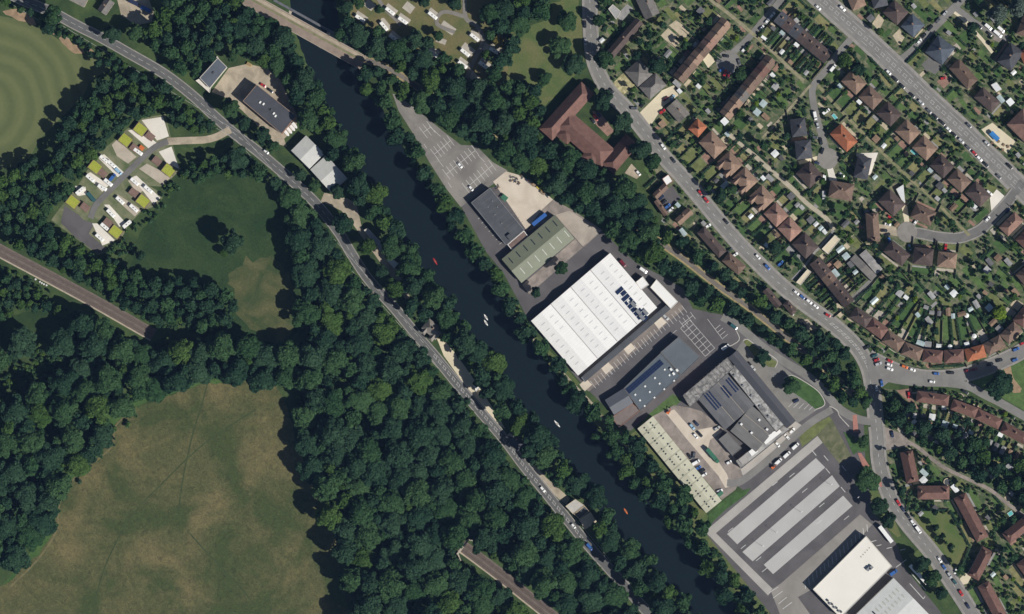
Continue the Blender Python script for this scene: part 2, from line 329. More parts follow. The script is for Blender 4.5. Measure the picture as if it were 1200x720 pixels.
# ---------------------------------------------------------------- residential ground
resA = [(703, -60), (1320, -60), (1320, 400), (1200, 402), (1150, 425), (1100, 436), (1050, 425), (1030, 415), (1008, 395), (985, 378), (960, 362), (930, 338), (900, 314), (868, 280), (838, 245), (800, 202), (770, 165), (735, 122), (706, 90), (700, 60)]
resB = [(1032, 455), (1060, 458), (1090, 455), (1130, 462), (1170, 480), (1320, 560), (1320, 780), (1150, 760), (1120, 685), (1065, 600), (1042, 555), (1036, 500)]
resC = [(755, 190), (775, 195), (800, 222), (840, 262), (880, 306), (920, 348), (955, 372), (975, 390), (955, 395), (900, 355), (850, 320), (815, 290), (780, 270), (770, 240)]
sheet('garden_ground', resA, garden_m, 0.03); sheet('garden_ground', resB, garden_m, 0.03); sheet('garden_ground', resC, garden_m, 0.03)
sheet('green', [(1065, 598), (1110, 598), (1122, 622), (1135, 640), (1130, 655), (1120, 668), (1112, 668), (1090, 638)], mat('green_grass', (0.075, 0.12, 0.034), 0.95, col2=(0.14, 0.145, 0.055), scale=0.06, fine=0.2), 0.06, 4)
sheet('green', [(1138, 448), (1150, 443), (1175, 432), (1210, 418), (1260, 420), (1260, 500), (1205, 484), (1170, 464)], lawn_ms[0], 0.06, 4)
sheet('earth_patch', wobble([(1177, 432), (1184, 430), (1188, 445), (1197, 455), (1196, 462), (1187, 460), (1178, 445)], 1), dirt, 0.085)

# ---------------------------------------------------------------- hard surfaces
sheet('industrial_tarmac', [(537, 236), (552, 228), (575, 220), (600, 215), (650, 238), (705, 270), (722, 287), (745, 308), (780, 326), (800, 338), (812, 362), (850, 370), (872, 383), (905, 404), (940, 430), (964, 450), (985, 475), (1012, 490), (1014, 540), (1024, 600), (1040, 620), (1052, 640), (1062, 668), (1098, 712), (1140, 770), (980, 790), (905, 722), (826, 624), (845, 600), (872, 575), (850, 560), (760, 487), (738, 506), (722, 490), (690, 458), (678, 446), (620, 377), (607, 352), (590, 320), (570, 296), (548, 256)], asphalt_d, 0.05, 1)
sheet('car_park', [(460, 110), (466, 112), (490, 130), (523, 157), (540, 170), (558, 171), (577, 190), (595, 200), (578, 216), (552, 234), (540, 243), (522, 220), (503, 190), (483, 155), (467, 130)], asphalt_carpark, 0.09, 1)
sheet('concrete_yard', [(578, 213), (593, 201), (607, 205), (621, 212), (648, 234), (635, 246), (617, 270)], concrete, 0.09, 1)
sheet('concrete_yard', [(648, 234), (672, 247), (706, 270), (684, 290), (674, 279), (651, 253), (618, 272), (635, 246)], concrete_b, 0.09, 1)
sheet('concrete_yard', [(651, 252), (668, 247), (704, 271), (683, 289)], mat('concrete_patched', (0.30, 0.26, 0.22), 0.9, col2=(0.42, 0.37, 0.31), scale=0.08, fine=0.12), 0.13, 1)
sheet('loading_apron', [(674, 280), (683, 290), (620, 345), (612, 334)], concrete_b, 0.09, 1)
sheet('grass_bank', [(618, 382), (680, 450), (676, 452), (690, 470), (722, 500), (735, 512), (745, 505), (830, 605), (826, 622), (900, 715), (905, 730), (895, 735), (820, 640), (800, 600), (740, 530), (700, 500), (660, 450), (612, 385), (600, 355), (606, 350)], park_m, 0.04, 0)
strip('towpath', catmull([(583, 339), (592, 350), (605, 372), (622, 394), (640, 415), (670, 448), (698, 478), (717, 507), (740, 530)]), 2.4, gravel, 0.1, occ=0)
sheet('grass_verge', [(748, 500), (762, 484), (788, 462), (800, 468), (790, 478), (768, 488), (765, 490)], lawn_ms[0], 0.06, 4)
sheet('grass_verge', [(830, 604), (846, 588), (860, 578), (880, 572), (874, 580), (850, 598), (832, 615)], lawn_ms[3], 0.1, 4)
# factory yard
sheet('concrete_yard', [(765, 488), (790, 475), (808, 478), (822, 482), (848, 503), (842, 514), (862, 538), (870, 556), (862, 574), (846, 586)], concrete_b, 0.1, 1)
sheet('concrete_lane', [(780, 484), (790, 480), (812, 505), (838, 500), (846, 506), (832, 516), (830, 524), (852, 556), (856, 570), (850, 572), (842, 558), (805, 515)], concrete, 0.14, 1)
strip('concrete_lane', catmull([(852, 566), (864, 566), (880, 556), (905, 535), (935, 508), (952, 494), (975, 480)]), 8.5, asphalt_w, 0.17, occ=1)
sheet('forecourt', [(862, 412), (872, 396), (890, 412), (915, 428), (938, 446), (962, 466), (958, 480), (935, 496), (930, 494)], asphalt_w, 0.1, 1)
sheet('roof_apron', [(866, 545), (932, 494), (942, 500), (872, 562)], concrete_g, 0.1, 1)
sheet('scrub_plot', [(958, 511), (975, 492), (998, 535), (983, 543)], mat('weedy_plot', (0.09, 0.105, 0.05), 0.95, col2=(0.17, 0.165, 0.10), scale=0.3, fine=0.3, bump=0.4), 0.1, 4)
sheet('grass_verge', [(935, 508), (972, 488), (975, 492), (958, 510), (940, 524)], lawn_ms[1], 0.14, 4)
# park-and-ride
sheet('car_park_edge', [(826, 623), (958, 511), (964, 519), (839, 625), (906, 691), (900, 698)], concrete_g, 0.1, 1)
for q in ([(956, 537), (967, 548), (864, 638), (852, 626)], [(975, 557), (984, 570), (882, 658), (870, 647)], [(988, 581), (999, 593), (906, 673), (895, 662)]): sheet('parking_bay_paving', q, bay_pave, 0.14, 1)
sheet('delivery_yard', [(903, 692), (915, 684), (1008, 603), (1022, 615), (953, 690), (935, 700), (960, 735), (920, 735)], mat('yard_brownish', (0.21, 0.195, 0.175), 0.9, col2=(0.28, 0.26, 0.235), scale=0.05, fine=0.08), 0.1, 1)
sheet('roadside_verge', [(1018, 575), (1030, 575), (1045, 602), (1056, 628), (1052, 630), (1032, 612), (1024, 600)], park_m, 0.1, 4)
sheet('roadside_verge', [(1064, 650), (1078, 644), (1094, 668), (1108, 700), (1090, 690)], park_m, 0.1, 4)
isl = lambda c, r, k=1.0: [(c[0]+r*math.cos(t)*k, c[1]+r*math.sin(t)) for t in np.linspace(0, 6.283, 20, endpoint=False)]
sheet('traffic_island', [(871, 400), (876, 398), (890, 408), (908, 420), (911, 425), (908, 431), (900, 430), (884, 418)], lawn_ms[1], 0.22, 4)
sheet('traffic_island', [(918, 444), (928, 440), (942, 447), (958, 458), (966, 470), (965, 476), (956, 480), (944, 470), (925, 457)], lawn_ms[3], 0.22, 4)
sheet('traffic_island', isl((1010, 521), 9, 0.85)+[], lawn_ms[3], 0.22, 4)
sheet('traffic_island', [(988, 506), (1001, 512), (1005, 530), (1000, 533)], lawn_ms[3], 0.22, 4)
# riverside yards on the left road
sheet('gravel_yard', [(268, 80), (290, 75), (312, 80), (328, 93), (338, 115), (350, 138), (346, 150), (333, 163), (336, 172), (322, 168), (300, 146), (284, 130), (268, 116), (248, 108)], gravel, 0.06, 1)
sheet('gravel_yard', [(380, 226), (408, 233), (418, 240), (424, 267), (440, 285), (455, 300), (470, 325), (482, 352), (476, 352), (462, 330), (440, 300), (415, 265), (400, 247), (376, 236)], gravel, 0.06, 1)
sheet('gravel_yard', [(512, 397), (520, 398), (530, 410), (545, 430), (557, 447), (585, 490), (592, 503), (580, 494), (545, 452), (520, 417)], gravel_c, 0.06, 1)
sheet('gravel_yard', [(610, 536), (630, 548), (640, 560), (668, 584), (664, 592), (640, 572)], gravel, 0.06, 1)
sheet('gravel_yard', [(131, -25), (165, -25), (180, 14), (178, 26), (160, 30), (142, 18)], gravel, 0.06, 1)
# travellers' site
sheet('site_ground', [(60, 258), (76, 236), (95, 212), (114, 180), (130, 168), (148, 152), (168, 138), (194, 134), (200, 160), (208, 190), (212, 198), (192, 219), (175, 218), (192, 228), (186, 240), (166, 248), (152, 262), (142, 280), (126, 296), (114, 299)], mat('site_soil', (0.20, 0.20, 0.12), 0.95, col2=(0.09, 0.12, 0.05), scale=0.12, fine=0.25), 0.05, 4)
for q in ([(166, 141), (191, 137), (198, 160), (184, 165)], [(150, 153), (163, 151), (184, 168), (175, 175)], [(186, 178), (201, 172), (210, 198), (196, 192)], [(100, 205), (106, 202), (128, 217), (120, 225)], [(114, 184), (122, 181), (145, 202), (138, 208)], [(155, 208), (160, 206), (188, 232), (180, 240)], [(88, 218), (100, 219), (102, 228), (92, 230)], [(108, 262), (114, 262), (135, 282), (120, 288)], [(122, 240), (128, 240), (148, 262), (140, 266)]): sheet('pitch_paving', q, gravel_w, 0.1, 1)
for q in ([(131, 170), (137, 164), (160, 184), (150, 192), (137, 183)], [(163, 198), (172, 192), (202, 207), (190, 217)], [(134, 232), (138, 228), (166, 246), (158, 254)], [(150, 212), (158, 206), (172, 220), (162, 228)]): sheet('pitch_paving', q, mat('pitch_tan', (0.44, 0.385, 0.31), 0.9, 0.1, 0.15), 0.1, 1)
sheet('tarmac_pitch', [(71, 261), (76, 241), (92, 252), (98, 258), (111, 262), (104, 274), (118, 286), (124, 292), (115, 298), (88, 278)], asphalt_d, 0.1, 1)
# parking courts, private yards
for nm, q, m in (('forecourt', [(772, 228), (788, 218), (798, 232), (784, 246), (776, 240)], asphalt_d), ('driveway', [(694, 130), (704, 133), (720, 154), (712, 160), (698, 146)], brick_pave), ('driveway', [(732, 203), (740, 192), (752, 205), (746, 210)], gravel),
                 ('driveway', [(749, 133), (776, 106), (790, 100), (795, 112), (778, 124), (762, 148)], gravel_c), ('pub_terrace', [(1150, 152), (1163, 144), (1190, 166), (1180, 180), (1165, 168)], gravel_c), ('driveway', [(1083, 80), (1093, 66), (1104, 78), (1096, 88)], asphalt),
                 ('driveway', [(1160, 232), (1168, 222), (1184, 236), (1172, 245), (1162, 250)], gravel_w), ('driveway', [(1050, 458), (1068, 455), (1070, 468), (1078, 482), (1064, 470)], brick_pave), ('driveway', [(936, 376), (946, 374), (958, 385), (948, 388)], gravel), ('forecourt', [(1036, 500), (1060, 510), (1070, 522), (1050, 526), (1038, 528)], concrete_b),
                 ('driveway', [(722, 18), (735, 5), (742, 10), (728, 26)], patio_ms[1]), ('patio', [(718, 98), (732, 84), (744, 100), (730, 112)], mat('gravel_garden', (0.2, 0.19, 0.09), 0.95, col2=(0.55, 0.48, 0.28), scale=0.5, fine=0.3)), ('driveway', [(774, 42), (783, 33), (800, 48), (790, 56)], patio_ms[2]), ('driveway', [(784, 30), (792, 24), (810, 36), (802, 46)], patio_ms[2]),
                 ('driveway', [(1022, 28), (1030, 16), (1036, 24), (1030, 36)], patio_ms[2]), ('driveway', [(1046, 42), (1054, 34), (1060, 44), (1054, 54)], patio_ms[2]), ('forecourt', [(1168, 36), (1176, 36), (1180, 44), (1170, 50), (1163, 46)], concrete_b), ('driveway', [(1016, 330), (1024, 324), (1022, 334), (1002, 356), (996, 350)], asphalt_w),
                 ('side_yard', [(1003, 180), (1029, 179), (1020, 206), (1016, 205), (1018, 186), (1004, 184)], gravel_w), ('driveway', [(1056, 240), (1063, 241), (1066, 262), (1060, 261)], gravel_c), ('driveway', [(1026, 262), (1050, 266), (1052, 277), (1028, 273)], gravel), ('driveway', [(969, 197), (976, 197), (981, 212), (972, 212)], gravel_w), ('driveway', [(935, 189), (958, 183), (959, 187), (937, 193)], gravel_c), ('driveway', [(822, 68), (830, 61), (838, 72), (830, 80)], gravel_c), ('driveway', [(1092, 64), (1080, 76), (1086, 84), (1097, 74)], asphalt), ('driveway', [(1062, 462), (1078, 458), (1098, 459), (1098, 462), (1080, 461)], gravel_c), ('driveway', [(1125, 678), (1132, 671), (1138, 676), (1134, 684), (1126, 686)], gravel_c),
                 ('driveway', [(1098, 96), (1108, 86), (1114, 96), (1106, 104)], brick_pave)): sheet(nm, q, m, 0.1, 1)

# ---------------------------------------------------------------- roads
ROADS = {
 'left': (catmull([(-60, -45), (15, -5), (60, 14), (90, 30), (120, 45), (150, 62), (185, 82), (208, 98), (230, 116), (250, 135), (275, 157), (300, 176), (325, 197), (350, 219), (374, 243), (398, 274), (412, 298), (433, 329), (462, 361), (485, 389), (510, 418), (536, 450), (560, 479), (590, 514), (614, 546), (640, 578), (664, 608), (690, 640), (715, 668), (745, 702), (800, 765)]), 10.0, mat('asphalt_road', (0.118, 0.118, 0.116), 0.9, 0.14, 0.12, fine=0.1, fscale=1.5), 1.3),
 'r1': (catmull([(690, -60), (691, -5), (692, 30), (694, 58), (699, 80), (713, 106), (735, 129), (756, 155), (778, 184), (800, 208), (822, 234), (845, 262), (868, 288), (900, 320), (923, 341), (948, 360), (970, 376), (990, 393), (1006, 410), (1017, 430), (1022, 452), (1025, 480), (1028, 510), (1031, 545), (1043, 582), (1062, 612), (1092, 648), (1115, 682), (1138, 718), (1160, 760)]), [12.5, 13.5], asphalt_w, 3.0),
 'r2': (catmull([(900, -60), (960, -3), (1005, 37), (1045, 74), (1087, 115), (1125, 150), (1155, 180), (1198, 222), (1260, 284)]), 18.0, asphalt_w, 3.5),
 'r3': (catmull([(997, 46), (983, 62), (970, 80), (957, 95), (952, 105), (953, 120), (958, 142), (965, 166), (970, 184)]), 8.0, asphalt_w, 0),
 'r4': (catmull([(940, -35), (915, 0), (900, 18), (883, 38), (871, 51), (856, 64)]), 7.5, asphalt_w, 0),
 'r7': (catmull([(1199, 213), (1186, 230), (1176, 242), (1160, 259), (1146, 271), (1124, 279), (1100, 278), (1080, 274), (1064, 272)]), 10.0, asphalt, 1.6),
 'r8': (catmull([(1018, 418), (1033, 426), (1050, 434), (1075, 441), (1100, 443), (1127, 440), (1150, 433), (1175, 423), (1202, 409), (1260, 370)]), [13.0, 15.0], asphalt_w, 2.2),
 'r8b': (catmull([(1024, 436), (1045, 444), (1075, 448), (1110, 449), (1135, 453), (1152, 462), (1172, 472), (1202, 489), (1260, 520)]), 9.5, asphalt_w, 0),
 'r10': (catmull([(1056, 70), (1068, 60), (1082, 46), (1107, 20), (1123, 4), (1150, -24)]), 8.5, asphalt_w, 0),
 'r10b': (catmull([(1119, 9), (1130, 17), (1143, 27), (1160, 36), (1180, 46)]), 7.0, asphalt_w, 0),
 'estate': (catmull([(846, 371), (866, 383), (893, 406), (917, 423), (942, 438), (961, 453), (975, 470), (990, 484), (1008, 492), (1022, 494)]), 9.5, asphalt_w, 0),
 'site': (catmull([(106, 256), (113, 240), (130, 222), (150, 202), (167, 185), (183, 172), (197, 166)]), 7.0, asphalt, 0),
 'site2': (catmull([(196, 166), (217, 165), (240, 164), (255, 160), (270, 152)]), 8.5, gravel, 0),
 'lanec': (catmull([(547, 92), (556, 70), (566, 48), (558, 30), (545, 18), (547, -30)]), 5.0, mat('caravan_road', (0.20, 0.185, 0.165), 0.9, 0.12, 0.2), 0),
 'lanec2': (catmull([(436, -20), (447, 5), (463, 22), (470, 30)]), 4.5, MATS['caravan_road'], 0),
 'lanec3': (catmull([(545, 20), (520, 14), (512, 28), (533, 38)]), 4.5, MATS['caravan_road'], 0),
 'backlane': (catmull([(855, 158), (878, 177), (900, 197), (927, 220), (945, 238), (958, 248), (970, 258), (977, 270)]), 5.2, mat('lane_tan', (0.40, 0.355, 0.27), 0.95, 0.12, 0.2), 0),
 'alley1': (catmull([(977, 270), (966, 284), (953, 298), (943, 312), (928, 328)]), 2.6, patio_ms[1], 0),
 'alley2': (catmull([(958, 100), (978, 122), (1000, 145), (1033, 178), (1067, 210), (1097, 237), (1117, 258), (1136, 276)]), 3.6, track_m, 0),
 'alley3': (catmull([(825, -8), (833, 0), (856, 18), (880, 38), (903, 58), (925, 80), (942, 95)]), 4.0, mat('lane_grit', (0.31, 0.27, 0.19), 0.95, col2=(0.2, 0.2, 0.11), scale=0.3), 0),
 'alley4': (catmull([(950, 100), (932, 120), (912, 142), (893, 162)]), 3.0, MATS['lane_grit'], 0),
 'cream': (catmull([(1118, 14), (1130, 24), (1143, 38), (1152, 48), (1163, 62)]), 3.8, gravel_c, 0),
 'woodlane': (catmull([(1060, 516), (1075, 524), (1092, 538), (1110, 550), (1135, 562), (1160, 574), (1180, 590), (1210, 612)]), 4.2, concrete_b, 0),
}
NM = {'left': 'road', 'r1': 'road', 'r2': 'road', 'alley1': 'footpath', 'alley2': 'footpath', 'alley3': 'lane', 'alley4': 'footpath', 'backlane': 'lane', 'cream': 'footpath', 'woodlane': 'lane', 'towpath': 'footpath'}
for k, (P, w, m, pv) in ROADS.items():
    if not np.isscalar(w): w = np.linspace(w[0], w[1], len(P))
    zb = 0.17 if k in ('left', 'r1', 'r2') else 0.21
    strip(NM.get(k, 'side_road'), P, w, m, zb, occ=9)
for nm, c, r in (('turning_circle', (970, 186), 12.5), ('turning_circle', (1063, 272), 12), ('parking_court', (853, 73), 14)):
    sheet(nm, isl(c, r), asphalt_w if nm == 'parking_court' else mat('turning_tarmac', (0.225, 0.21, 0.19), 0.9, 0.1, 0.2), 0.26, 9)
sheet('junction', [(1014, 412), (1030, 420), (1046, 428), (1050, 442), (1036, 452), (1024, 460), (1018, 440)], asphalt_w, 0.26, 9)
# raised pavements with a kerb, left out where another carriageway crosses
for k, (P, w, m, pv) in ROADS.items():
    if not pv: continue
    w = np.full(len(P), w) if np.isscalar(w) else np.linspace(w[0], w[1], len(P))
    for sgn in (-1, 1):
        A = offset_line(P, 1.0)-P[:, :2]; a_ = P[:, :2]+A*sgn*(w/2)[:, None]; b_ = P[:, :2]+A*sgn*(w/2+pv)[:, None]
        mb = MB()
        for i in range(len(P)-1):
            c = (a_[i]+a_[i+1]+b_[i]+b_[i+1])/4; e_ = c+(c-(P[i, :2]+P[i+1, :2])/2)*0.12
            if (occ_at(*c) & 8 and occ_at(*e_) & 8): continue
            q = [tuple(a_[i]), tuple(a_[i+1]), tuple(b_[i+1]), tuple(b_[i])]
            if sgn < 0: q = q[::-1]
            z1 = 0.33+0.004*(i % 2); vs = [X(*p, z1) for p in q]+[X(*p, 0.02) for p in q]
            mb.add(vs, [(3, 2, 1, 0), (0, 1, 5, 4), (2, 3, 7, 6), (1, 2, 6, 5), (3, 0, 4, 7)]); raster(q, 1, z1)
        o = mb.build('pavement', pave); o['kind'] = 'structure'
# markings
def along(P, off, dash, gap, s0=0, s1=1e9):
    Q = offset_line(P, off); d = np.r_[0, np.cumsum(np.hypot(*np.diff(Q, axis=0).T))]; out = []; s = max(0, s0)
    at = lambda t: (np.interp(t, d, Q[:, 0]), np.interp(t, d, Q[:, 1]))
    while s+dash < min(d[-1], s1):
        out.append((at(s), at(s+dash))); s += dash+gap
    return out
def near(P, p): d = np.r_[0, np.cumsum(np.hypot(*np.diff(P[:, :2], axis=0).T))]; return d[np.argmin(np.hypot(P[:, 0]-p[0], P[:, 1]-p[1]))]
def ladder(P, half, s0, s1, per=8.5, bar=5.5):
    out = []; s = s0
    while s < s1:
        for q in (along(P, -half, bar, 1e6, s, s+bar+1), along(P, half, bar, 1e6, s, s+bar+1)): out += q
        A_ = along(P, -half, 0.01, 1e6, s, s+1); B_ = along(P, half, 0.01, 1e6, s+1.5, s+3)
        if A_ and B_: out.append((A_[0][0], B_[0][0]))
        A_ = along(P, -half, 0.01, 1e6, s+bar-1.5, s+bar+1); B_ = along(P, half, 0.01, 1e6, s+bar, s+bar+2)
        if A_ and B_: out.append((A_[0][0], B_[0][0]))
        s += per
    return out
PL = ROADS['left'][0]; P1 = ROADS['r1'][0]; P2 = ROADS['r2'][0]
sL = near(PL, (508, 415)); eL = near(PL, (690, 640))
lines_mesh('road_marking', along(PL, 0, 6, 4, 0, sL)+ladder(PL, 1.3, sL+4, eL), 0.17, paint, 0.215)
lines_mesh('road_marking', along(PL, 4.6, 400, 0)+along(PL, -4.6, 400, 0), 0.13, paint, 0.216)
lines_mesh('road_marking', ladder(P2, 1.5, 0, 1e3, 9.0, 5.6)+along(P2, -5.2, 20, 6)+along(P2, 5.2, 8, 14), 0.15, paint, 0.215)
sA = near(P1, (975, 380)); sB = near(P1, (1022, 450))
lines_mesh('road_marking', along(P1, 0, 4, 6, 0, sA)+ladder(P1, 1.3, sA, sB, 6, 4)+along(P1, 0, 4, 6, sB, 1e4), 0.22, paint, 0.215)
sheet('cycle_crossing', [(999, 487), (1004, 486), (1006, 507), (1000, 507)], red_surface, 0.262)
sheet('cycle_crossing', [(1005, 531), (1009, 531), (1020, 548), (1032, 560), (1034, 571), (1030, 570), (1026, 560), (1012, 550)], red_surface, 0.262)
# kerbs round the islands
kerb_m = mat('kerb_stone', (0.48, 0.46, 0.42), 0.85, 0.1, 0.5)
for q in ([(871, 400), (876, 398), (890, 408), (908, 420), (911, 425), (908, 431)], [(918, 444), (928, 440), (942, 447), (958, 458), (966, 470), (965, 476), (956, 480)], [(972, 476), (981, 481), (984, 488), (995, 500)], [(851, 408), (866, 399), (863, 388)]):
    strip('kerb', catmull(q, 4), 0.9, kerb_m, 0.3, occ=0, thick=0.25)
# white car-park lines
def comb(p, q, n, dx, dy, both=True):
    """n+1 parallel bay lines along p->q, each reaching (dx,dy) px to the side(s)"""
    out = [(p, q)]
    for i in range(n+1):
        c = (p[0]+(q[0]-p[0])*i/n, p[1]+(q[1]-p[1])*i/n)
        out.append(((c[0]-dx, c[1]-dy) if both else c, (c[0]+dx, c[1]+dy)))
    return out
seg = []
seg += comb((496, 155.5), (505, 149), 2, 5, 6.6) + comb((509, 181), (528, 165), 5, 4.5, 6) + comb((523, 204.5), (557, 176.5), 8, 4.5, 6) + comb((546, 221), (577, 194), 7, 4.5, 6)
seg += [((503, 148), (516, 160)), ((497, 169), (500, 174)), ((513, 187), (520, 196)), ((560, 182), (568, 190)), ((525, 214), (529, 220))]
for i in range(8): seg.append(((560+i*4.2, 257+i*4.9), (563+i*4.2, 255+i*4.9)))
o = lines_mesh('bay_lines', seg, 0.26, paint, 0.135)
seg = []
for (a0, b0) in ((685, 449), (704, 433), (724, 416.5), (747, 398), (772, 377)):           # rows of bays along the white hall
    n = 5 if a0 < 770 else 5; d_ = (20/n, -16.5/n)
    for i in range(n+1): seg.append(((a0+i*d_[0]-1+8, b0+i*d_[1]-2), (a0+i*d_[0]+5+8, b0+i*d_[1]+6)))
seg += comb((803, 380), (832, 413), 7, 5.5, -4.8)+[((797.5, 384.8), (826.5, 417.8)), ((808.5, 375.2), (837.5, 408.2))]+comb((799, 380), (812, 370), 3, 3, 4, True)
seg += [((829, 374), (847, 398))]+[((838+i*3, 386+i*3.6), (844+i*3, 381+i*3.6)) for i in range(4)]+[((786, 393), (793, 387))]
seg += [((930+i*6, 471+i*-1.2+i*2.2), (924+i*6, 477+i*1.0)) for i in range(6)]
lines_mesh('bay_lines', seg, 0.26, paint, 0.135)
seg = []
for i in range(17): seg.append(((943+i*4.55, 681-i*4.15), (944+i*4.55, 690-i*4.15)))
for c in ((856, 621), (871, 641), (889, 655), (896, 668), (928, 557), (943, 575), (963, 592), (992, 607), (908, 567), (960, 612)): seg.append(((c[0]-3, c[1]+2.4), (c[0]+3, c[1]-2.4)))
for c in ((954, 531), (970, 552), (988, 574), (968, 537), (989, 549)): seg.append(((c[0]-2.5, c[1]-3), (c[0]+2.5, c[1]+3)))
for q in (((901, 695), (912, 688)), ((906, 701), (917, 693)), ((912, 708), (922, 700)), ((917, 714), (928, 706))): seg.append(q)
for c in ((1024, 635), (1042, 643), (1058, 645), (1030, 640)): seg.append(((c[0]-3, c[1]), (c[0]+3, c[1]-1.5)))
seg += [((1068, 672), (1085, 692)), ((1066, 684), (1082, 702)), ((1050, 665), (1062, 656)), ((1082, 702), (1084, 699))]
lines_mesh('bay_lines', seg, 0.42, paint, 0.19)
sheet('bay_strip', [(679, 451), (690, 459), (802, 362), (796, 354)], mat('bay_brown', (0.20, 0.17, 0.15), 0.9, 0.15, 0.2), 0.09, 1)
for (x0, y0) in ((682, 453), (707, 433), (733, 410), (769, 380)): sheet('bay_concrete', [(x0-3, y0-2), (x0+5, y0-9), (x0+12, y0-2), (x0+3, y0+6)], concrete, 0.118, 1)

# ---------------------------------------------------------------- railway and cycle path
ballast = mat('ballast', (0.155, 0.125, 0.108), 0.95, 0.15, 0.4, fine=0.2, fscale=3)
rail_m = mat('rail_steel', (0.30, 0.26, 0.23), 0.45, 0.1, 1.0, metal=0.6)
sleeper_m = mat('sleeper', (0.155, 0.115, 0.095), 0.95, 0.15, 1.0)
cess = mat('cess_path', (0.40, 0.34, 0.26), 0.95, 0.12, 0.3)
for P, lab in ((catmull([(-80, 250), (0, 294), (60, 326), (110, 353), (166, 385), (180, 393)]), 'beside the dry meadow'), (catmull([(541, 640), (560, 654), (585, 673), (620, 701), (650, 725), (700, 765)]), 'coming out of the wooded tunnel')):
    strip('railway_ballast', P, 15, ballast, 0.06, occ=1)
    for i_ in range(len(P)-1):
        a0_ = offset_line(P, -11); b0_ = offset_line(P, 11); raster([tuple(a0_[i_]), tuple(a0_[i_+1]), tuple(b0_[i_+1]), tuple(b0_[i_])], 1)
    strip('railway_cess', P, 1.6, cess, 0.1, occ=0, off=7.2)
    for k, off in enumerate((-3.2, 3.2)):
        Q = offset_line(P, off); d = np.r_[0, np.cumsum(np.hypot(*np.diff(Q, axis=0).T))]
        t = root('railway_track', (0, 0, 0.1), 0, ('%s of two steel tracks on brown ballast %s' % ('upper' if off < 0 else 'lower', lab)).replace('upper of', 'northern one of').replace('lower of', 'southern one of'), 'railway track', 'railway tracks')
        sl = MB()
        for s in np.arange(0, d[-1]-1, 1.3):
            p = np.array([np.interp(s, d, Q[:, 0]), np.interp(s, d, Q[:, 1])]); q = np.array([np.interp(s+0.5, d, Q[:, 0]), np.interp(s+0.5, d, Q[:, 1])])
            if not (-60 < p[0] < 720): continue
            x, y, _ = X(*p); tx_, ty_ = (q-p); sl.box(x, y, 0.0, 0.26, 2.5, 0.16, 0, math.atan2(-ty_, tx_))
        so = sl.build('sleepers', sleeper_m, t); so['kind'] = 'stuff'
        for g_ in (-1.31, 1.31):
            r_ = offset_line(Q, g_); n = len(r_); al = offset_line(Q, g_+0.16)
            vs = [X(*p, 0.15) for p in r_]+[X(*p, 0.15) for p in al]+[X(*p, 0.31) for p in r_]+[X(*p, 0.31) for p in al]
            fs = []
            for i in range(n-1): fs += [(2*n+i+1, 2*n+i, 3*n+i, 3*n+i+1), (i, i+1, 2*n+i+1, 2*n+i), (n+i+1, n+i, 3*n+i, 3*n+i+1)]
            MB().add(vs, fs).build('rail', rail_m, t)
# tunnel mouth
t = root('tunnel_portal', X(542.5, 640.5, 0), math.radians(-37+90), 'pale stone tunnel mouth where the railway leaves the wood', 'tunnel portal')
stone = mat('portal_stone', (0.42, 0.37, 0.31), 0.9, 0.15, 0.5)
m_ = MB(); m_.box(-5.2, 0, -0.1, 1.6, 1.2, 6.0).box(5.2, 0, -0.1, 1.6, 1.2, 6.0).box(0, 0, 5.9, 12, 1.2, 1.2); m_.build('headwall', stone, t)
for s in (-1, 1): MB().box(s*6.8, -2.2, -0.1, 0.8, 5.5, 3.2, 0, s*0.5, 0.9).build('wing_wall', stone, t)
# cycle path on the old line
pathm = mat('cycle_path', (0.17, 0.15, 0.13), 0.9, 0.12, 0.3); pathe = mat('path_edge', (0.31, 0.25, 0.13), 0.95, 0.2, 0.4)
PC = catmull([(425, 69), (445, 76), (468, 88), (495, 106), (540, 130), (600, 168), (650, 205), (700, 233), (760, 275), (800, 303), (840, 334), (880, 362), (925, 398), (962, 428), (1000, 462)])
strip('verge', PC, 9.0, pathe, 0.06, occ=0); strip('cycle_path', PC, 5.0, pathm, 0.1, occ=0)
for i_ in range(len(PC)-1):
    if PC[i_, 0] < 490 or 775 < PC[i_, 0] < 935: raster(rect((PC[i_, 0]+PC[i_+1, 0])/2, (PC[i_, 1]+PC[i_+1, 1])/2, 9, 6, math.degrees(math.atan2(PC[i_+1, 1]-PC[i_, 1], PC[i_+1, 0]-PC[i_, 0]))), 1)
# ---------------------------------------------------------------- aerial haze: one closed box of even thin air round camera and ground
hz = bpy.data.materials.new('haze_air'); hz.use_nodes = True; hn = hz.node_tree; hn.nodes.remove(hn.nodes['Principled BSDF'])
pv_ = hn.nodes.new('ShaderNodeVolumePrincipled'); pv_.inputs['Color'].default_value = (0.30, 0.52, 1.0, 1); pv_.inputs['Density'].default_value = HAZE; pv_.inputs['Anisotropy'].default_value = 0.0
hn.links.new(pv_.outputs[0], hn.nodes['Material Output'].inputs['Volume'])
ho = MB().box(0, 0, -4.6, 15600*2, 15600*2, 2700).build('haze', hz); ho['kind'] = 'stuff'
strip('woodland_path', catmull([(1070, 497), (1100, 512), (1140, 545), (1170, 562)]), 2.5, track_m, 0.06, occ=0)
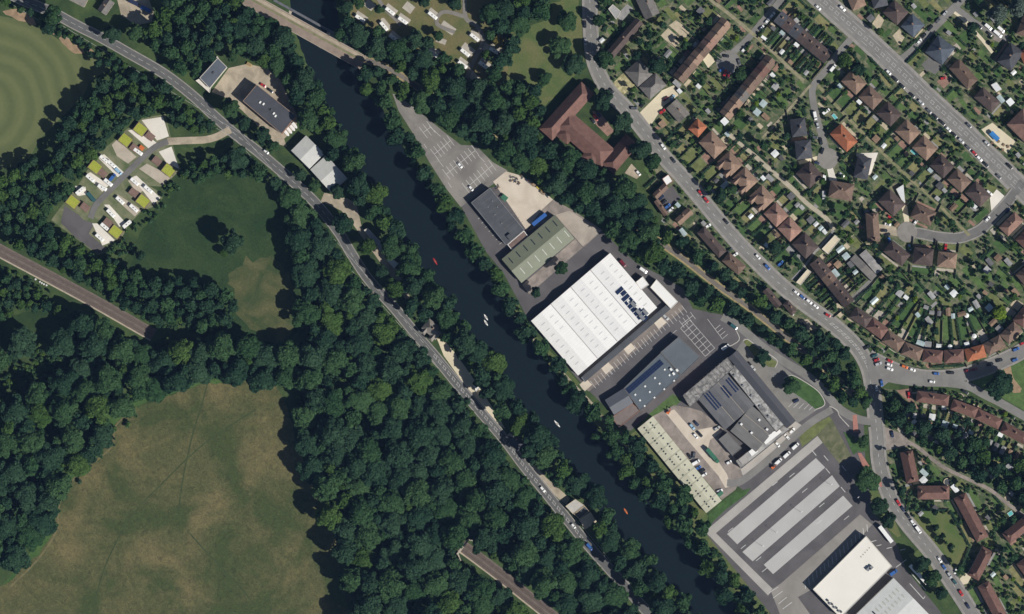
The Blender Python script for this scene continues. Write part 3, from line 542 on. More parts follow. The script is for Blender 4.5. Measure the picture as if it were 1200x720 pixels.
# ---------------------------------------------------------------- building kit
HL = []
RT = {'brown': (0.155, 0.105, 0.08), 'dark brown': (0.085, 0.062, 0.056), 'slate grey': (0.07, 0.072, 0.082), 'tan': (0.245, 0.165, 0.12), 'pinkish': (0.26, 0.155, 0.12), 'orange': (0.36, 0.13, 0.065),
      'red-brown': (0.15, 0.082, 0.066), 'grey': (0.155, 0.145, 0.135), 'stone grey': (0.23, 0.21, 0.185), 'blue-grey': (0.075, 0.09, 0.115)}
def tile_mat(c):
    nm = 'roof_'+c.replace(' ', '_')
    if nm in MATS: return MATS[nm]
    m = mat(nm, RT[c], 0.85, 0.18, 0.35, fine=0.16, fscale=4, obj_rand=0.16)
    return m
wall_ms = [mat('wall_bath_stone', (0.46, 0.39, 0.28), 0.9, 0.1, 0.5), mat('wall_render', (0.58, 0.55, 0.49), 0.9, 0.06, 0.3), mat('wall_brick', (0.27, 0.14, 0.10), 0.9, 0.15, 1.0)]
glass = mat('window_glass', (0.03, 0.04, 0.05), 0.08, 0.1, 1.0, spec=0.6); white_p = mat('white_paint', (0.78, 0.78, 0.76), 0.5, 0.03, 0.5); doorm = mat('door_paint', (0.10, 0.14, 0.16), 0.5, 0.1, 1.0, obj_rand=0.5)
lead = mat('chimney_brick', (0.28, 0.2, 0.15), 0.9, 0.2, 1.0); pot_m = mat('chimney_pot', (0.42, 0.22, 0.13), 0.8, 0.1, 1.0)
felt_d = mat('roof_felt_dark', (0.075, 0.08, 0.088), 0.8, 0.14, 0.15, fine=0.08); felt_g = mat('roof_felt_grey', (0.14, 0.138, 0.135), 0.85, 0.14, 0.15, fine=0.1)
felt_w = mat('roof_white', (0.80, 0.79, 0.76), 0.55, 0.04, 0.05, fine=0.03)
metal_g = mat('steel_grey', (0.30, 0.31, 0.32), 0.4, 0.1, 0.5, metal=0.5)
solar = mat('solar_cells', (0.018, 0.03, 0.075), 0.25, 0.15, 0.8, spec=0.3)
WIN = MB().box(0, 0, -0.6, 1.2, 0.10, 1.2, 0).box(0, -0.06, -0.55, 1.0, 0.02, 1.1, 1).mesh('window', [white_p, glass])
DOOR = MB().box(0, 0, 0, 1.0, 0.12, 2.05, 0).box(0.35, -0.08, 1.0, 0.08, 0.06, 0.08, 1).mesh('door', [doorm, metal_g])
CHIM = MB().box(0, 0, -1.6, 0.75, 1.15, 2.9, 0).box(0, 0, 1.3, 0.9, 1.3, 0.18, 0).cyl(0, -0.3, 1.48, 0.16, 0.5, 8, 1).cyl(0, 0.3, 1.48, 0.16, 0.5, 8, 1).mesh('chimney', [lead, pot_m])
def qfit(q):
    q = [np.array(p, float) for p in q]; c = sum(q)/4; e = (q[1]-q[0])+(q[2]-q[3]); f = (q[2]-q[1])+(q[3]-q[0])
    return c, np.hypot(*e)/2, np.hypot(*f)/2, math.degrees(math.atan2(e[1], e[0]))
def hip(mb, w, d, z, rise, over=0.35, inset=None, cx=0, cy=0, mi=0, along_x=False):
    """hipped (inset>0) or gabled (inset=0) roof solid, ridge along the longer side"""
    sw = d > w and not along_x
    if sw: w, d = d, w
    a_, b_ = w/2+over, d/2+over; k = b_ if inset is None else inset; k = min(k, a_-0.05)
    P = [(-a_, -b_, z), (a_, -b_, z), (a_, b_, z), (-a_, b_, z), (-a_, -b_, z+0.16), (a_, -b_, z+0.16), (a_, b_, z+0.16), (-a_, b_, z+0.16), (-a_+k, 0, z+rise), (a_-k, 0, z+rise)]
    if sw: P = [(-y, x, q) for x, y, q in P]
    P = [(x+cx, y+cy, q) for x, y, q in P]
    return mb.add(P, [(3, 2, 1, 0), (0, 1, 5, 4), (1, 2, 6, 5), (2, 3, 7, 6), (3, 0, 4, 7), (4, 5, 9, 8), (5, 6, 9), (6, 7, 8, 9), (7, 4, 8)], mi)
def house(name, label, c, w, d, ang, roofc='brown', h=5.2, rise=None, group=None, style='hip', wall=0, chim=1, cat='house', wins=True, bays=0, occ=2, ax=False):
    W_, D_ = w*S, d*S; raster(rect(c[0], c[1], w+1, d+1, ang), occ); HL.append((label, group, tuple(c), w, d, ang))
    r = root(name, X(c[0], c[1], min(top_z(*c), 0.3)), -math.radians(ang), label, cat, group)
    rise = rise or min(W_, D_)*0.40
    MB().box(0, 0, -0.15, W_-0.7, D_-0.7, h+0.15).build('wall', wall_ms[wall], r)
    rm = tile_mat(roofc); ro = hip(MB(), W_-0.7, D_-0.7, h-0.05, rise, 0.35, None if style == 'hip' else (0.02 if style == 'gable' else min(W_, D_)*0.2), along_x=ax).build('roof', rm, r)
    if style == 'gable':                                       # gable ends
        lx = W_ > D_ or ax; s_ = (D_ if lx else W_)/2-0.35; e_ = (W_ if lx else D_)/2-0.36
        for k in (-1, 1):
            P = [(k*e_, -s_, h-0.1), (k*e_, s_, h-0.1), (k*e_, 0, h+rise*0.93)]
            if not lx: P = [(-y, x, z) for x, y, z in P]
            MB().add(P, [(0, 1, 2)]).build('gable_wall', wall_ms[wall], r)
    for b_ in range(bays):                                     # projecting front gables
        x = (-1 if b_ == 0 else 1)*W_*0.27
        MB().box(x, -D_/2-0.6, -0.15, W_*0.24, 2.2, h+0.13).build('bay', wall_ms[wall], r)
        hip(MB(), W_*0.24, 2.2+D_*0.5, h-0.02, rise*0.62, 0.3, W_*0.12, x, -D_/2+D_*0.12).build('bay_roof', rm, r)
    for k in range(chim):
        t = 0 if chim == 1 else (k/(chim-1)-0.5)*0.8
        ch = link('chimney', CHIM, ro); long_ = W_ >= D_ or ax
        ch.location = ((t*W_ if long_ else 0.9), (0.9 if long_ else t*D_), h+rise-0.5)
    if wins:
        n = max(2, min(6, int(W_/3.0)))
        for sd in (-1, 1):
            for st in ([1.6, 4.2] if h > 4.5 else [1.6]):
                for i in range(n):
                    if sd < 0 and st < 2 and i == n//2: continue
                    wo = link('window', WIN, r); wo.location = ((i+0.5-n/2)*(W_-1.4)/n, sd*((D_-0.7)/2+0.03), st); wo.rotation_euler = (0, 0, 0 if sd < 0 else math.pi)
        do = link('door', DOOR, r); do.location = ((n//2+0.5-n/2)*(W_-1.4)/n, -((D_-0.7)/2+0.04), 0.0)
    return r
def flat(name, label, q, h, rm, wm=1, group=None, cat='building', parapet=0.35, pm=None):
    """flat-roofed block on four corners given in px"""
    c, w, d, ang = qfit(q); raster([tuple(p) for p in q], 2)
    r = root(name, X(c[0], c[1], min(top_z(*c), 0.25)), -math.radians(ang), label, cat, group)
    def loc(p): x, y = (p[0]-c[0])*S, -(p[1]-c[1])*S; t = math.radians(ang); return (x*math.cos(t)-y*math.sin(t), x*math.sin(t)+y*math.cos(t))
    P = [loc(p) for p in q]; wmm = wall_ms[wm] if isinstance(wm, int) else wm
    MB().prism(P, -0.2, h).build('wall', wmm, r)
    cx = sum(p[0] for p in P)/len(P); cy = sum(p[1] for p in P)/len(P); I_ = [(cx+(x-cx)*0.985, cy+(y-cy)*0.985) for x, y in P]
    MB().prism(I_, h+0.002, h+0.12).build('roof', rm, r)
    if parapet:
        n = len(P); mb = MB()
        for i in range(n):
            a_, b_ = P[i], P[(i+1) % n]; l = math.hypot(b_[0]-a_[0], b_[1]-a_[1])
            mb.box((a_[0]+b_[0])/2, (a_[1]+b_[1])/2, h-0.1+0.003*i, l+0.3-0.01*i, 0.32, parapet+0.1, 0, math.atan2(b_[1]-a_[1], b_[0]-a_[0]))
        mb.build('parapet', pm or wmm, r)
    return r, loc, h
def on_roof(r, loc, h, name, p, w, d, ht, m, ang=0.0, taper=1.0, parent=None):
    x, y = loc(p); o = MB().box(0, 0, 0, w, d, ht, 0, 0, taper).build(name, m, parent or r); o.location = (x, y, h+0.12); o.rotation_euler = (0, 0, ang); return o
FACADE = MB().box(0, 0, 0, 1, 0.1, 1, 0).mesh('roller_door', metal_g)
def pitched(name, label, q, h, rise, rm, wm=1, group=None, cat='building', inset=0.02, over=0.25, bays=1, across=False, doors=2):
    """large shed: parallel gabled bays; ridges along local x unless across"""
    c, w, d, ang = qfit(q); raster([tuple(p) for p in q], 2); W_, D_ = w*S, d*S
    r = root(name, X(c[0], c[1], min(top_z(*c), 0.2)), -math.radians(ang), label, cat, group)
    def loc(p): x, y = (p[0]-c[0])*S, -(p[1]-c[1])*S; t = math.radians(ang); return (x*math.cos(t)-y*math.sin(t), x*math.sin(t)+y*math.cos(t))
    wmm = wall_ms[wm] if isinstance(wm, int) else wm
    MB().box(0, 0, -0.2, W_-2*over, D_-2*over, h+0.2).build('wall', wmm, r)
    bw = D_/bays
    for k in range(bays):
        y0 = -D_/2+k*bw; P = [(-W_/2, y0, h-0.02), (W_/2, y0, h-0.02), (W_/2, y0+bw, h-0.02), (-W_/2, y0+bw, h-0.02), (-W_/2+inset, y0+bw/2, h+rise), (W_/2-inset, y0+bw/2, h+rise)]
        MB().add(P, [(3, 2, 1, 0), (0, 1, 5, 4), (2, 3, 4, 5), (1, 2, 5), (3, 0, 4)]).build('roof', rm, r)
    for i in range(doors):
        do = link('roller_door', FACADE, r); do.location = (W_*(i+0.5-doors/2)/max(doors, 1)*0.7, -D_/2+over-0.06, 0); do.scale = (3.6, 1, min(4.0, h-0.8))
    return r, loc, h, W_, D_, bw
def slope_strip(r, name, m, x, y, z, lx, ly, slope, th=0.08):
    """thin panel lying on a roof slope rising along +y by slope"""
    P = [(-lx/2, -ly/2), (lx/2, -ly/2), (lx/2, ly/2), (-lx/2, ly/2)]
    vs = [(a_, b_, slope*b_) for a_, b_ in P]+[(a_, b_, slope*b_+th) for a_, b_ in P]
    o = MB().add(vs, [(3, 2, 1, 0), (4, 5, 6, 7), (0, 1, 5, 4), (1, 2, 6, 5), (2, 3, 7, 6), (3, 0, 4, 7)]).build(name, m, r); o.location = (x, y, z); return o

# ---------------------------------------------------------------- industrial estate
r, loc, h = flat('office_building', 'long flat-roofed dark grey office block beside the lined triangular car park', [(574, 221), (614, 270), (593, 287.5), (552.5, 238)], 5.6, felt_d, 2, pm=metal_g)
for i in range(9): on_roof(r, loc, h, 'roof_seam', (561+i*4.2+9, 234+i*5.0-7), 0.18, 13.0, 0.03, felt_g)
for p in ((577, 236), (583, 243), (580, 252), (572, 243), (588, 262)): on_roof(r, loc, h, 'roof_vent', p, 0.9, 0.6, 0.5, metal_g)
on_roof(r, loc, h, 'plant_enclosure', (597.5, 278), 3.6, 3.0, 1.6, felt_d)
flat('link_block', 'small brown-roofed link between dark office block and green shed', [(614, 271), (619, 278), (600, 293), (595, 287)], 3.4, mat('roof_brown_felt', (0.16, 0.115, 0.10), 0.9, 0.2, 0.3), 2, pm=white_p)
g_d = ribbed('sheet_roof_green', (0.185, 0.20, 0.14), 1.0, 0); g_l = mat('rooflight_pale', (0.42, 0.44, 0.38), 0.4, 0.1, 0.4)
r, loc, h, W_, D_, bw = pitched('warehouse', 'long pitched green sheet-roofed warehouse with rows of narrow rooflights', [(588, 303), (650, 253), (673, 279), (611, 333)], 5.0, 2.6, g_d, 1)
sl = 2.6/(D_/2)
for i in range(7):
    x = -W_/2+W_*(i+0.65)/7.2
    slope_strip(r, 'rooflight', glass, x, D_*0.28, h+2.6*0.44+0.02, 0.7, 4.6, -sl)
    slope_strip(r, 'rooflight', g_l, x+1.5, -D_*0.22, h+2.6*0.56+0.02, 0.5, 5.0, sl)
w_r = ribbed('sheet_roof_white', (0.80, 0.79, 0.765), 2.0, 0, var=0.03, dark=0.93)
r, loc, h, W_, D_, bw = pitched('factory_hall', 'huge white-roofed factory hall of four parallel bays with a dark solar field', [(677, 440), (622, 376), (715, 297), (770, 361)][0:4], 4.8, 1.5, w_r, 1, bays=4, doors=4)
rl_m = mat('rooflight_grey', (0.55, 0.56, 0.56), 0.35, 0.05, 0.4)
for k in range(4):
    yc = -D_/2+bw*(k+0.5)
    for sd in (-1, 1):
        for i in range(8):
            x = W_*((i+0.5)/8-0.5)*0.82
            if k == 3 and sd < 0 and i < 5: continue
            slope_strip(r, 'rooflight', rl_m, x, yc+sd*bw*0.22, h+1.5*0.56+0.02, 0.55, 3.0, -sd*1.5/(bw/2))
gut = mat('gutter', (0.34, 0.33, 0.33), 0.6, 0.1, 0.5)
for k in range(1, 4): o = MB().box(0, 0, 0, W_-0.4, 0.45, 0.16).build('valley_gutter', gut, r); o.location = (0, -D_/2+bw*k, h+0.0)
c0, w0, d0, a0 = qfit([(677, 440), (622, 376), (715, 297), (770, 361)])
def hall_local(p): return loc(p)
for i in range(9):
    for j in range(3):
        p = (723+i*3.6+j*2.6, 343+i*4.2-j*2.3)
        if (i*3+j) % 7 == 3: continue
        x, y = loc(p); kk = int((y+D_/2)//bw); kk = max(0, min(3, kk)); yc = -D_/2+bw*(kk+0.5); rz = h+1.5*(1-abs(y-yc)/(bw/2))
        slope_strip(r, 'solar_panel', solar, x, y, rz+0.08, 2.6, 1.9, (-1 if y > yc else 1)*1.5/(bw/2))
for p in ((752, 372), (748, 366), (756, 366), (742, 357)):
    x, y = loc(p); o = MB().box(0, 0, 0, 4.2, 2.2, 1.4).build('air_handler', metal_g, r); o.location = (x, y, h+0.9)
flat('plant_annex', 'narrow white-roofed annex standing off the corner of the white factory hall', [(769, 328), (794, 354), (786, 362), (762, 337)], 5.2, felt_w, 1)
flat('plant_annex', 'small white-roofed block joined to the white factory hall edge', [(745, 331), (753, 324.5), (760, 334), (751, 340)], 4.6, felt_w, 1)
flat('loading_canopy', 'long low dark canopy along the gable ends of the white factory hall', [(681, 442.5), (685.5, 448), (788, 360.5), (783.5, 355)], 3.2, felt_d, metal_g, parapet=0)
# blue-grey works with rooflights
bl = mat('roof_blue_grey', (0.095, 0.115, 0.135), 0.6, 0.1, 0.1, fine=0.05)
r, loc, h = flat('works_building', 'blue-grey flat works roof with a grid of white rooflights and solar rows', [(774, 414), (797, 441), (750, 481), (731, 455)], 4.9, bl, 2, pm=felt_g)
for i in range(4):
    for j in range(3):
        p = (744+i*11.5+j*5.5, 462.5-i*9.8+j*6.6); on_roof(r, loc, h, 'rooflight', p, 1.25, 1.25, 0.5, white_p, 0, 0.7)
for i in range(11):
    for j in range(3): on_roof(r, loc, h, 'solar_panel', (735+i*3.7+j*1.6, 455.5-i*3.2+j*1.9), 1.1, 2.6, 0.25, solar)
for p in ((789, 438), (793, 434), (786, 433)): on_roof(r, loc, h, 'air_unit', p, 1.8, 1.4, 1.3, white_p)
r2, l2, h2 = flat('works_annex', 'plain slate-blue flat roof block at the car park end of the rooflight works', [(774, 413), (795, 395), (820, 418.5), (798, 440)], 5.6, mat('roof_slate_blue', (0.11, 0.125, 0.14), 0.55, 0.1, 0.1), 2, pm=felt_g)
pitched('works_annex', 'low grey pitched block at the river end of the rooflight works', [(708, 469), (731, 455), (742, 472), (720, 486)], 4.6, 1.6, ribbed('sheet_roof_slate', (0.10, 0.108, 0.125), 0.8, 0), 2, doors=1)
flat('works_annex', 'brown flat porch roof at the river end of the rooflight works', [(717, 489), (741, 473), (750, 481), (725, 501)], 3.6, mat('roof_brown_mauve', (0.19, 0.155, 0.14), 0.9, 0.12, 0.2), 2)
# old factory complex
patchy = mat('roof_patched', (0.10, 0.098, 0.095), 0.85, col2=(0.36, 0.345, 0.325), scale=0.4, fine=0.25, thr=(0.36, 0.68))
pr = [mat('roof_sheet_a', (0.125, 0.125, 0.13), 0.7, 0.12, 0.1), mat('roof_sheet_b', (0.155, 0.15, 0.145), 0.7, 0.12, 0.1)]
r, loc, h = flat('old_factory', 'flat patched grey and white roof wing on the north side of old factory', [(800, 463.5), (852, 419), (859.5, 431), (808, 477)], 7.2, patchy, 0, pm=felt_g)
for i in range(11): on_roof(r, loc, h, 'roof_rib', (805.5+i*4.5, 464.8-i*3.9+0.7), 0.3, 7.0, 0.3, felt_g)
r, loc, h, W_, D_, bw = pitched('old_factory', 'long dark slate roof range along the forecourt of old factory', [(853, 419), (863, 410.5), (932, 493), (921, 502)][1:]+[(853, 419)], 7.6, 1.8, ribbed('sheet_roof_dark', (0.085, 0.085, 0.095), 1.2, 0), 0, doors=3)
r, loc, h = flat('old_factory', 'narrow roof strip patched in white between slate range and dark bays of old factory', [(852.5, 434), (860, 428), (918, 498), (909, 506)], 7.0, mat('roof_patched_white', (0.13, 0.128, 0.125), 0.8, col2=(0.46, 0.45, 0.43), scale=0.3, fine=0.25, thr=(0.36, 0.64)), 0, pm=felt_g)
for i in range(5): on_roof(r, loc, h, 'roof_vent', (860+i*10, 440+i*12), 1.3, 1.3, 0.9, metal_g)
r, loc, h, W_, D_, bw = pitched('old_factory', 'dark low-pitched roof bays of old factory carrying blue solar rows', [(848, 503), (816, 465.5), (850, 436), (884, 475)], 6.4, 0.9, pr[0], 0, bays=3, doors=1)
for (bx, by, nr, nl) in ((824, 462, 3, 8), (845, 455, 2, 5), (851, 446, 2, 6)):
    for j in range(nr):
        for i in range(nl):
            x, y = loc((bx+i*2.05+j*2.6, by+i*2.45-j*2.1)); kk = max(0, min(2, int((y+D_/2)//bw))); yc = -D_/2+bw*(kk+0.5); rz = h+0.9*(1-abs(y-yc)/(bw/2))
            slope_strip(r, 'solar_panel', solar, x, y, rz+0.1, 1.55, 1.1, (-1 if y > yc else 1)*0.9/(bw/2))
r, loc, h, W_, D_, bw = pitched('old_factory', 'dark low-pitched southern roof bays of old factory beside the lorry yard', [(884, 525), (851, 487.5+17), (884.5, 475.5), (911, 505)], 6.0, 0.9, pr[1], 0, bays=3, doors=1)
for p in ((868, 497), (889, 492), (880, 507), (898, 503)): x, y = loc(p); o = MB().box(0, 0, 0, 1.6, 1.6, 1.0, 0, 0, 0.8).build('roof_vent', white_p, r); o.location = (x, y, h+0.5)
flat('old_factory', 'low grey lean-to block of old factory standing beside green lorry', [(842, 515), (852, 507), (868.5, 525), (858, 534)], 4.4, pr[1], 0, pm=felt_g)
r, loc, h = flat('old_factory', 'long pale-roofed front range of old factory facing parked vans', [(862, 540), (917.5, 497.5), (925, 503), (868, 549)], 5.0, mat('roof_grey_pale', (0.40, 0.39, 0.37), 0.8, col2=(0.20, 0.195, 0.19), scale=0.12, fine=0.1, thr=(0.4, 0.6)), 0, pm=felt_g)
on_roof(r, loc, h, 'upper_roof', (904, 511), 13.0, 3.4, 1.1, felt_w); on_roof(r, loc, h, 'upper_roof', (882, 529), 5.0, 3.6, 0.9, felt_w); on_roof(r, loc, h, 'upper_roof', (870.5, 538.5), 5.0, 4.2, 0.9, concrete_g)
# cream shed with square rooflights
y_r = ribbed('sheet_roof_cream', (0.50, 0.49, 0.375), 7.4, 0, var=0.05, dark=0.72)
r, loc, h, W_, D_, bw = pitched('long_shed', 'long cream-roofed shed dotted with small dark square rooflights beside the river trees', [(765, 488), (845.5, 586.5), (827, 601), (746.5, 502)], 4.4, 1.2, y_r, 1, doors=5)
for i in range(8):
    for j in range(3):
        if i == 4 and j == 1: continue
        x = -W_/2+W_*(i+0.5)/8+(j-1)*2.1
        for sd in (-1, 1): slope_strip(r, 'rooflight', glass, x, sd*D_*0.2, h+1.2*0.6+0.03, 0.85, 1.1, -sd*1.2/(D_/2))
# stores at the south
r, loc, h = flat('retail_store', 'large cream-white flat-roofed store beside the striped car park', [(952, 690), (1014, 628), (1044, 663), (984, 723)], 6.8, mat('roof_cream', (0.74, 0.71, 0.64), 0.6, 0.03, 0.04, fine=0.02), 1)
for p in ((1016.5, 666), (1019.5, 664.5)): on_roof(r, loc, h, 'roof_plant', p, 2.6, 2.0, 1.8, metal_g)
for i in range(7): on_roof(r, loc, h, 'air_unit', (969+i*2.6, 703+i*2.2+(i % 2)*1.5), 1.3, 1.1, 1.1, metal_g if i % 2 else felt_d)
for i in range(5): on_roof(r, loc, h, 'roof_anchor', (1008+i*2.4, 652-i*2.6), 0.5, 0.5, 0.3, felt_d)
r, loc, h, W_, D_, bw = pitched('retail_store', 'pale ribbed store roof with slotted rooflights beyond the cream flat store', [(1000, 722), (1046, 676.5), (1092, 724), (1046, 768)], 6.4, 2.0, ribbed('sheet_roof_pale', (0.55, 0.56, 0.54), 1.0, 1), 1, doors=2)
for i in range(11):
    x = -W_/2+1.5+i*3.0
    slope_strip(r, 'rooflight', glass if i < 4 else g_l, x, D_*0.30, h+2.0*0.4+0.03, 0.9, 3.0, -2.0/(D_/2)); slope_strip(r, 'rooflight', g_l, x, D_*0.16, h+2.0*0.68+0.03, 0.9, 2.6, -2.0/(D_/2))
# left-bank yards
r, loc, h = flat('boat_office', 'slate-roofed block with white surrounding walls in the gravel yard by main road', [(256, 69), (266.5, 79.5), (246.5, 104), (235, 92)], 5.5, mat('roof_slate_flat', (0.10, 0.115, 0.14), 0.6, 0.1, 0.2), 1)
on_roof(r, loc, h, 'roof_hatch', (251, 86), 1.2, 1.6, 0.6, felt_d)
flat('yard_wall_block', 'white lean-to strip at the road end of slate-roofed yard block', [(230, 95), (235, 92.5), (247, 104), (246, 109)], 2.6, gravel_w, 1)
flat('yard_wall_block', 'white rear strip on the tree side of slate-roofed yard block', [(252, 70), (255, 66.5), (257, 70), (240, 90)], 2.4, gravel_w, 1)
r, loc, h = flat('riverside_office', 'tall dark flat-roofed office building in gravel yard between road and river', [(286, 119.5), (302, 100.5), (347.5, 137), (331, 157.5)], 9.0, mat('roof_ink', (0.06, 0.063, 0.073), 0.7, 0.1, 0.15), 2, pm=lead)
for p in ((306, 121), (310, 123), (322, 134), (324, 137), (319, 130)): on_roof(r, loc, h, 'roof_vent', p, 1.6, 1.0, 0.7, white_p if p[0] != 319 else felt_d)
for k in (0.34, 0.66): on_roof(r, loc, h, 'roof_seam', (294+k*45.5, 110+k*37.3), 0.25, 12.5, 0.08, felt_d)
pale_r = ribbed('sheet_roof_stone', (0.50, 0.50, 0.47), 1.2, 1, dark=0.9)
pitched('boat_shed', 'pale grey pitched shed with stepped corner beside tall dark office building', [(342, 177), (361, 157.5), (379, 182.5), (363, 198.5)], 6.0, 1.6, pale_r, 1)
pitched('boat_shed', 'pale grey pitched shed with twin slopes at end of the gravel yards', [(364, 199), (381.5, 184), (409, 208), (389, 227)], 6.0, 1.8, pale_r, 1)
flat('boathouse', 'long narrow grey flat-roofed boathouse under the riverside trees', [(427, 270), (431, 268), (455, 293), (449, 297)], 3.2, mat('roof_grey_light', (0.36, 0.37, 0.38), 0.7, 0.08, 0.3), 1)
flat('boathouse', 'small white-roofed boathouse beside the narrow grey one', [(453, 305), (458, 302), (467, 309), (462, 315)], 3.0, felt_w, 1)
house('cottage', 'stone-grey hipped cottage between hatched road and river trees', (507, 386), 22, 15, 40, 'stone grey', 5.0, bays=2)
house('cottage', 'dark-roofed house tucked below road where the gravel strip ends', (604, 516), 22, 13, 50, 'slate grey', 4.6)
flat('roadside_kiosk', 'small pale kiosk on the cream gravel strip beside hatched road', [(555, 452), (559, 449), (562, 455), (558, 459)], 2.6, felt_w, 1)
flat('boat_club', 'pale flat-roofed boat club building beside hatched road', [(663, 593), (674, 585), (684.5, 592), (671.5, 602)], 5.0, mat('roof_stone_pale', (0.46, 0.44, 0.40), 0.8, 0.08, 0.3), 0)
pitched('boat_club', 'cream and brown pitched boathouse beside pale flat boat club', [(680, 608), (691, 600), (700, 611), (684, 621)], 4.6, 1.6, mat('roof_sand', (0.48, 0.41, 0.30), 0.85, 0.08, 0.3), 0, doors=1)
flat('boat_club', 'dark low link between pale boat club and cream boathouse', [(673, 602.5), (685, 593), (690, 599), (679, 608)], 3.6, felt_d, 0)
house('yard_building', 'green-grey sheet-roofed yard building beside main road by blue containers', (125, 8), 18, 12, -55, 'grey', 4.0, style='gable')
house('yard_building', 'long green-grey roadside building under overhanging tree', (94, -2), 20, 16, 27, 'stone grey', 4.2, style='gable')
# care home
for (c, w, d, ang, lb, bay) in (((664, 131), 74, 21, -48, 'long red-brown hipped wing of care home beside the parkland trees', 0), ((685, 163), 74, 27, 41, 'central red-brown hipped range of care home with crossing ridges', 2), ((726, 181), 45, 20, -50, 'short red-brown hipped wing of care home nearest the road', 0)):
    house('care_home', lb, c, w, d, ang, 'red-brown', 6.0, 4.9, 'care home wings', wall=2, chim=0, cat='building', bays=bay)
# ---------------------------------------------------------------- named single buildings on the east side
def Q(name, label, q, col, h=5.0, style='hip', **k):
    c, w, d, ang = qfit(q); return house(name, label, c, w, d, ang, col, h, style=style, **k)
Q('long_house', 'long narrow gabled building lying across from the parkland', [(708, 63), (746, 22), (753, 28), (719, 70)], 'dark brown', style='gable')
Q('flat_block', 'grey pitched block with pale ridge at top of curved road', [(735, -6), (757, -12), (774, 13), (762, 23)], 'grey', style='gable')
flat('garage_block', 'pale flat-roofed garage on the lawn behind long narrow building', [(713, 11), (718, 6), (727, 14), (722, 23)], 2.6, mat('roof_pale_felt', (0.34, 0.34, 0.33), 0.9, 0.1, 0.3), 1)
Q('bungalow', 'grey-brown bungalow beside the yellow gravel garden', [(732, 85), (748, 70), (766, 87), (747, 102)], 'grey', 3.4, chim=0)
Q('bungalow', 'grey-brown bungalow with dark solar patch next to cream driveway', [(748, 102), (767, 88), (782, 98), (762, 118)], 'grey', 3.4, chim=0)
Q('bungalow', 'grey gabled bungalow at the back of cream driveway', [(780, 127), (794, 116), (807, 134), (796, 145)], 'stone grey', 3.4, 'gable')
Q('house', 'small bright orange-tiled house beside pinkish semis', [(817, 139), (829, 150), (817, 161), (806, 152)], 'orange', 4.8)
flat('terraced_block', 'white flat-roofed end of courtyard block beside curved road', [(776, 210), (783, 205), (788, 213), (781, 218)], 4.5, felt_w, 2)
Q('courtyard_block', 'brown narrow range of courtyard block behind white roof', [(764, 228), (778, 215), (783, 221), (770, 234)], 'brown', 4.4, 'gable', wall=2)
Q('courtyard_block', 'brown narrow range of courtyard block against the wood', [(766, 236), (771, 234), (783, 250), (778, 255)], 'brown', 4.4, 'gable', wall=2)
Q('courtyard_block', 'tan gabled block on the lawn corner of parking court', [(790, 257), (806, 244), (812, 250), (797, 265)], 'tan', 4.4, 'gable', wall=2)
Q('semi_detached_house', 'dark red-brown pair of houses between curved road and cycle path', [(816, 272), (826, 266), (850, 294), (842, 304)], 'dark brown', 5.0)
Q('semi_detached_house', 'brown house squeezed beside cycle path with parked cars in front', [(846, 305), (854, 296), (874, 312), (864, 324)], 'brown', 5.0)
Q('house', 'low dark-roofed house among trees between road and cycle path', [(892, 342), (899, 338), (917, 355), (910, 362)], 'dark brown', 4.5, 'gable')
Q('house', 'small dark house above the gravel drive by cycle path', [(916, 357), (923, 352), (934, 364), (928, 370)], 'dark brown', 4.5)
# houses above the wide main road
NE = 'houses north of the wide main road'
for (q, col, lb) in (([(984, -12), (1002, -16), (1016, 4), (1002, 14)], 'tan', 'tan-roofed house at the upper end of the wide main road'), ([(1018, -8), (1036, -10), (1040, 6), (1024, 12)], 'slate grey', 'dark slate house next to tan-roofed one above main road'), ([(1033, 16), (1047, 1), (1064, 15), (1051, 30)], 'dark brown', 'dark brown hipped house with cream front drive above main road'),
        ([(1055, 32), (1068, 15.5), (1083, 31), (1069, 44)], 'blue-grey', 'blue-grey house with roof panels on corner of the side road'), ([(1083, 62), (1099, 41), (1118, 58), (1103, 77)], 'blue-grey', 'large slate-blue house with white conservatory on the side-road corner'),
        ([(1110, 83), (1121, 71), (1148, 93), (1134, 103)], 'brown', 'brown hipped house behind red car and hedged lawn'), ([(1141, 114), (1151, 102), (1171, 121), (1160, 133)], 'dark brown', 'dark brown house beside pub terrace'), ([(1168, 72), (1183, 50), (1199, 62), (1183, 85)], 'slate grey', 'slate-roofed house beside cream footpath'), ([(1190, 40), (1198, 18), (1220, 24), (1210, 48)], 'brown', 'brown-roofed house by the grey-blue cedars'), ([(1192, 62), (1206, 56), (1216, 68), (1200, 76)], 'orange', 'orange-tiled house behind slate-roofed one')):
    Q('house', lb, q, col, group=NE)
Q('public_house', 'pink-roofed public house beside cream terrace with blue awning', [(1180, 146), (1196, 128), (1222, 150), (1200, 170)], 'pinkish', 6.5, cat='pub')
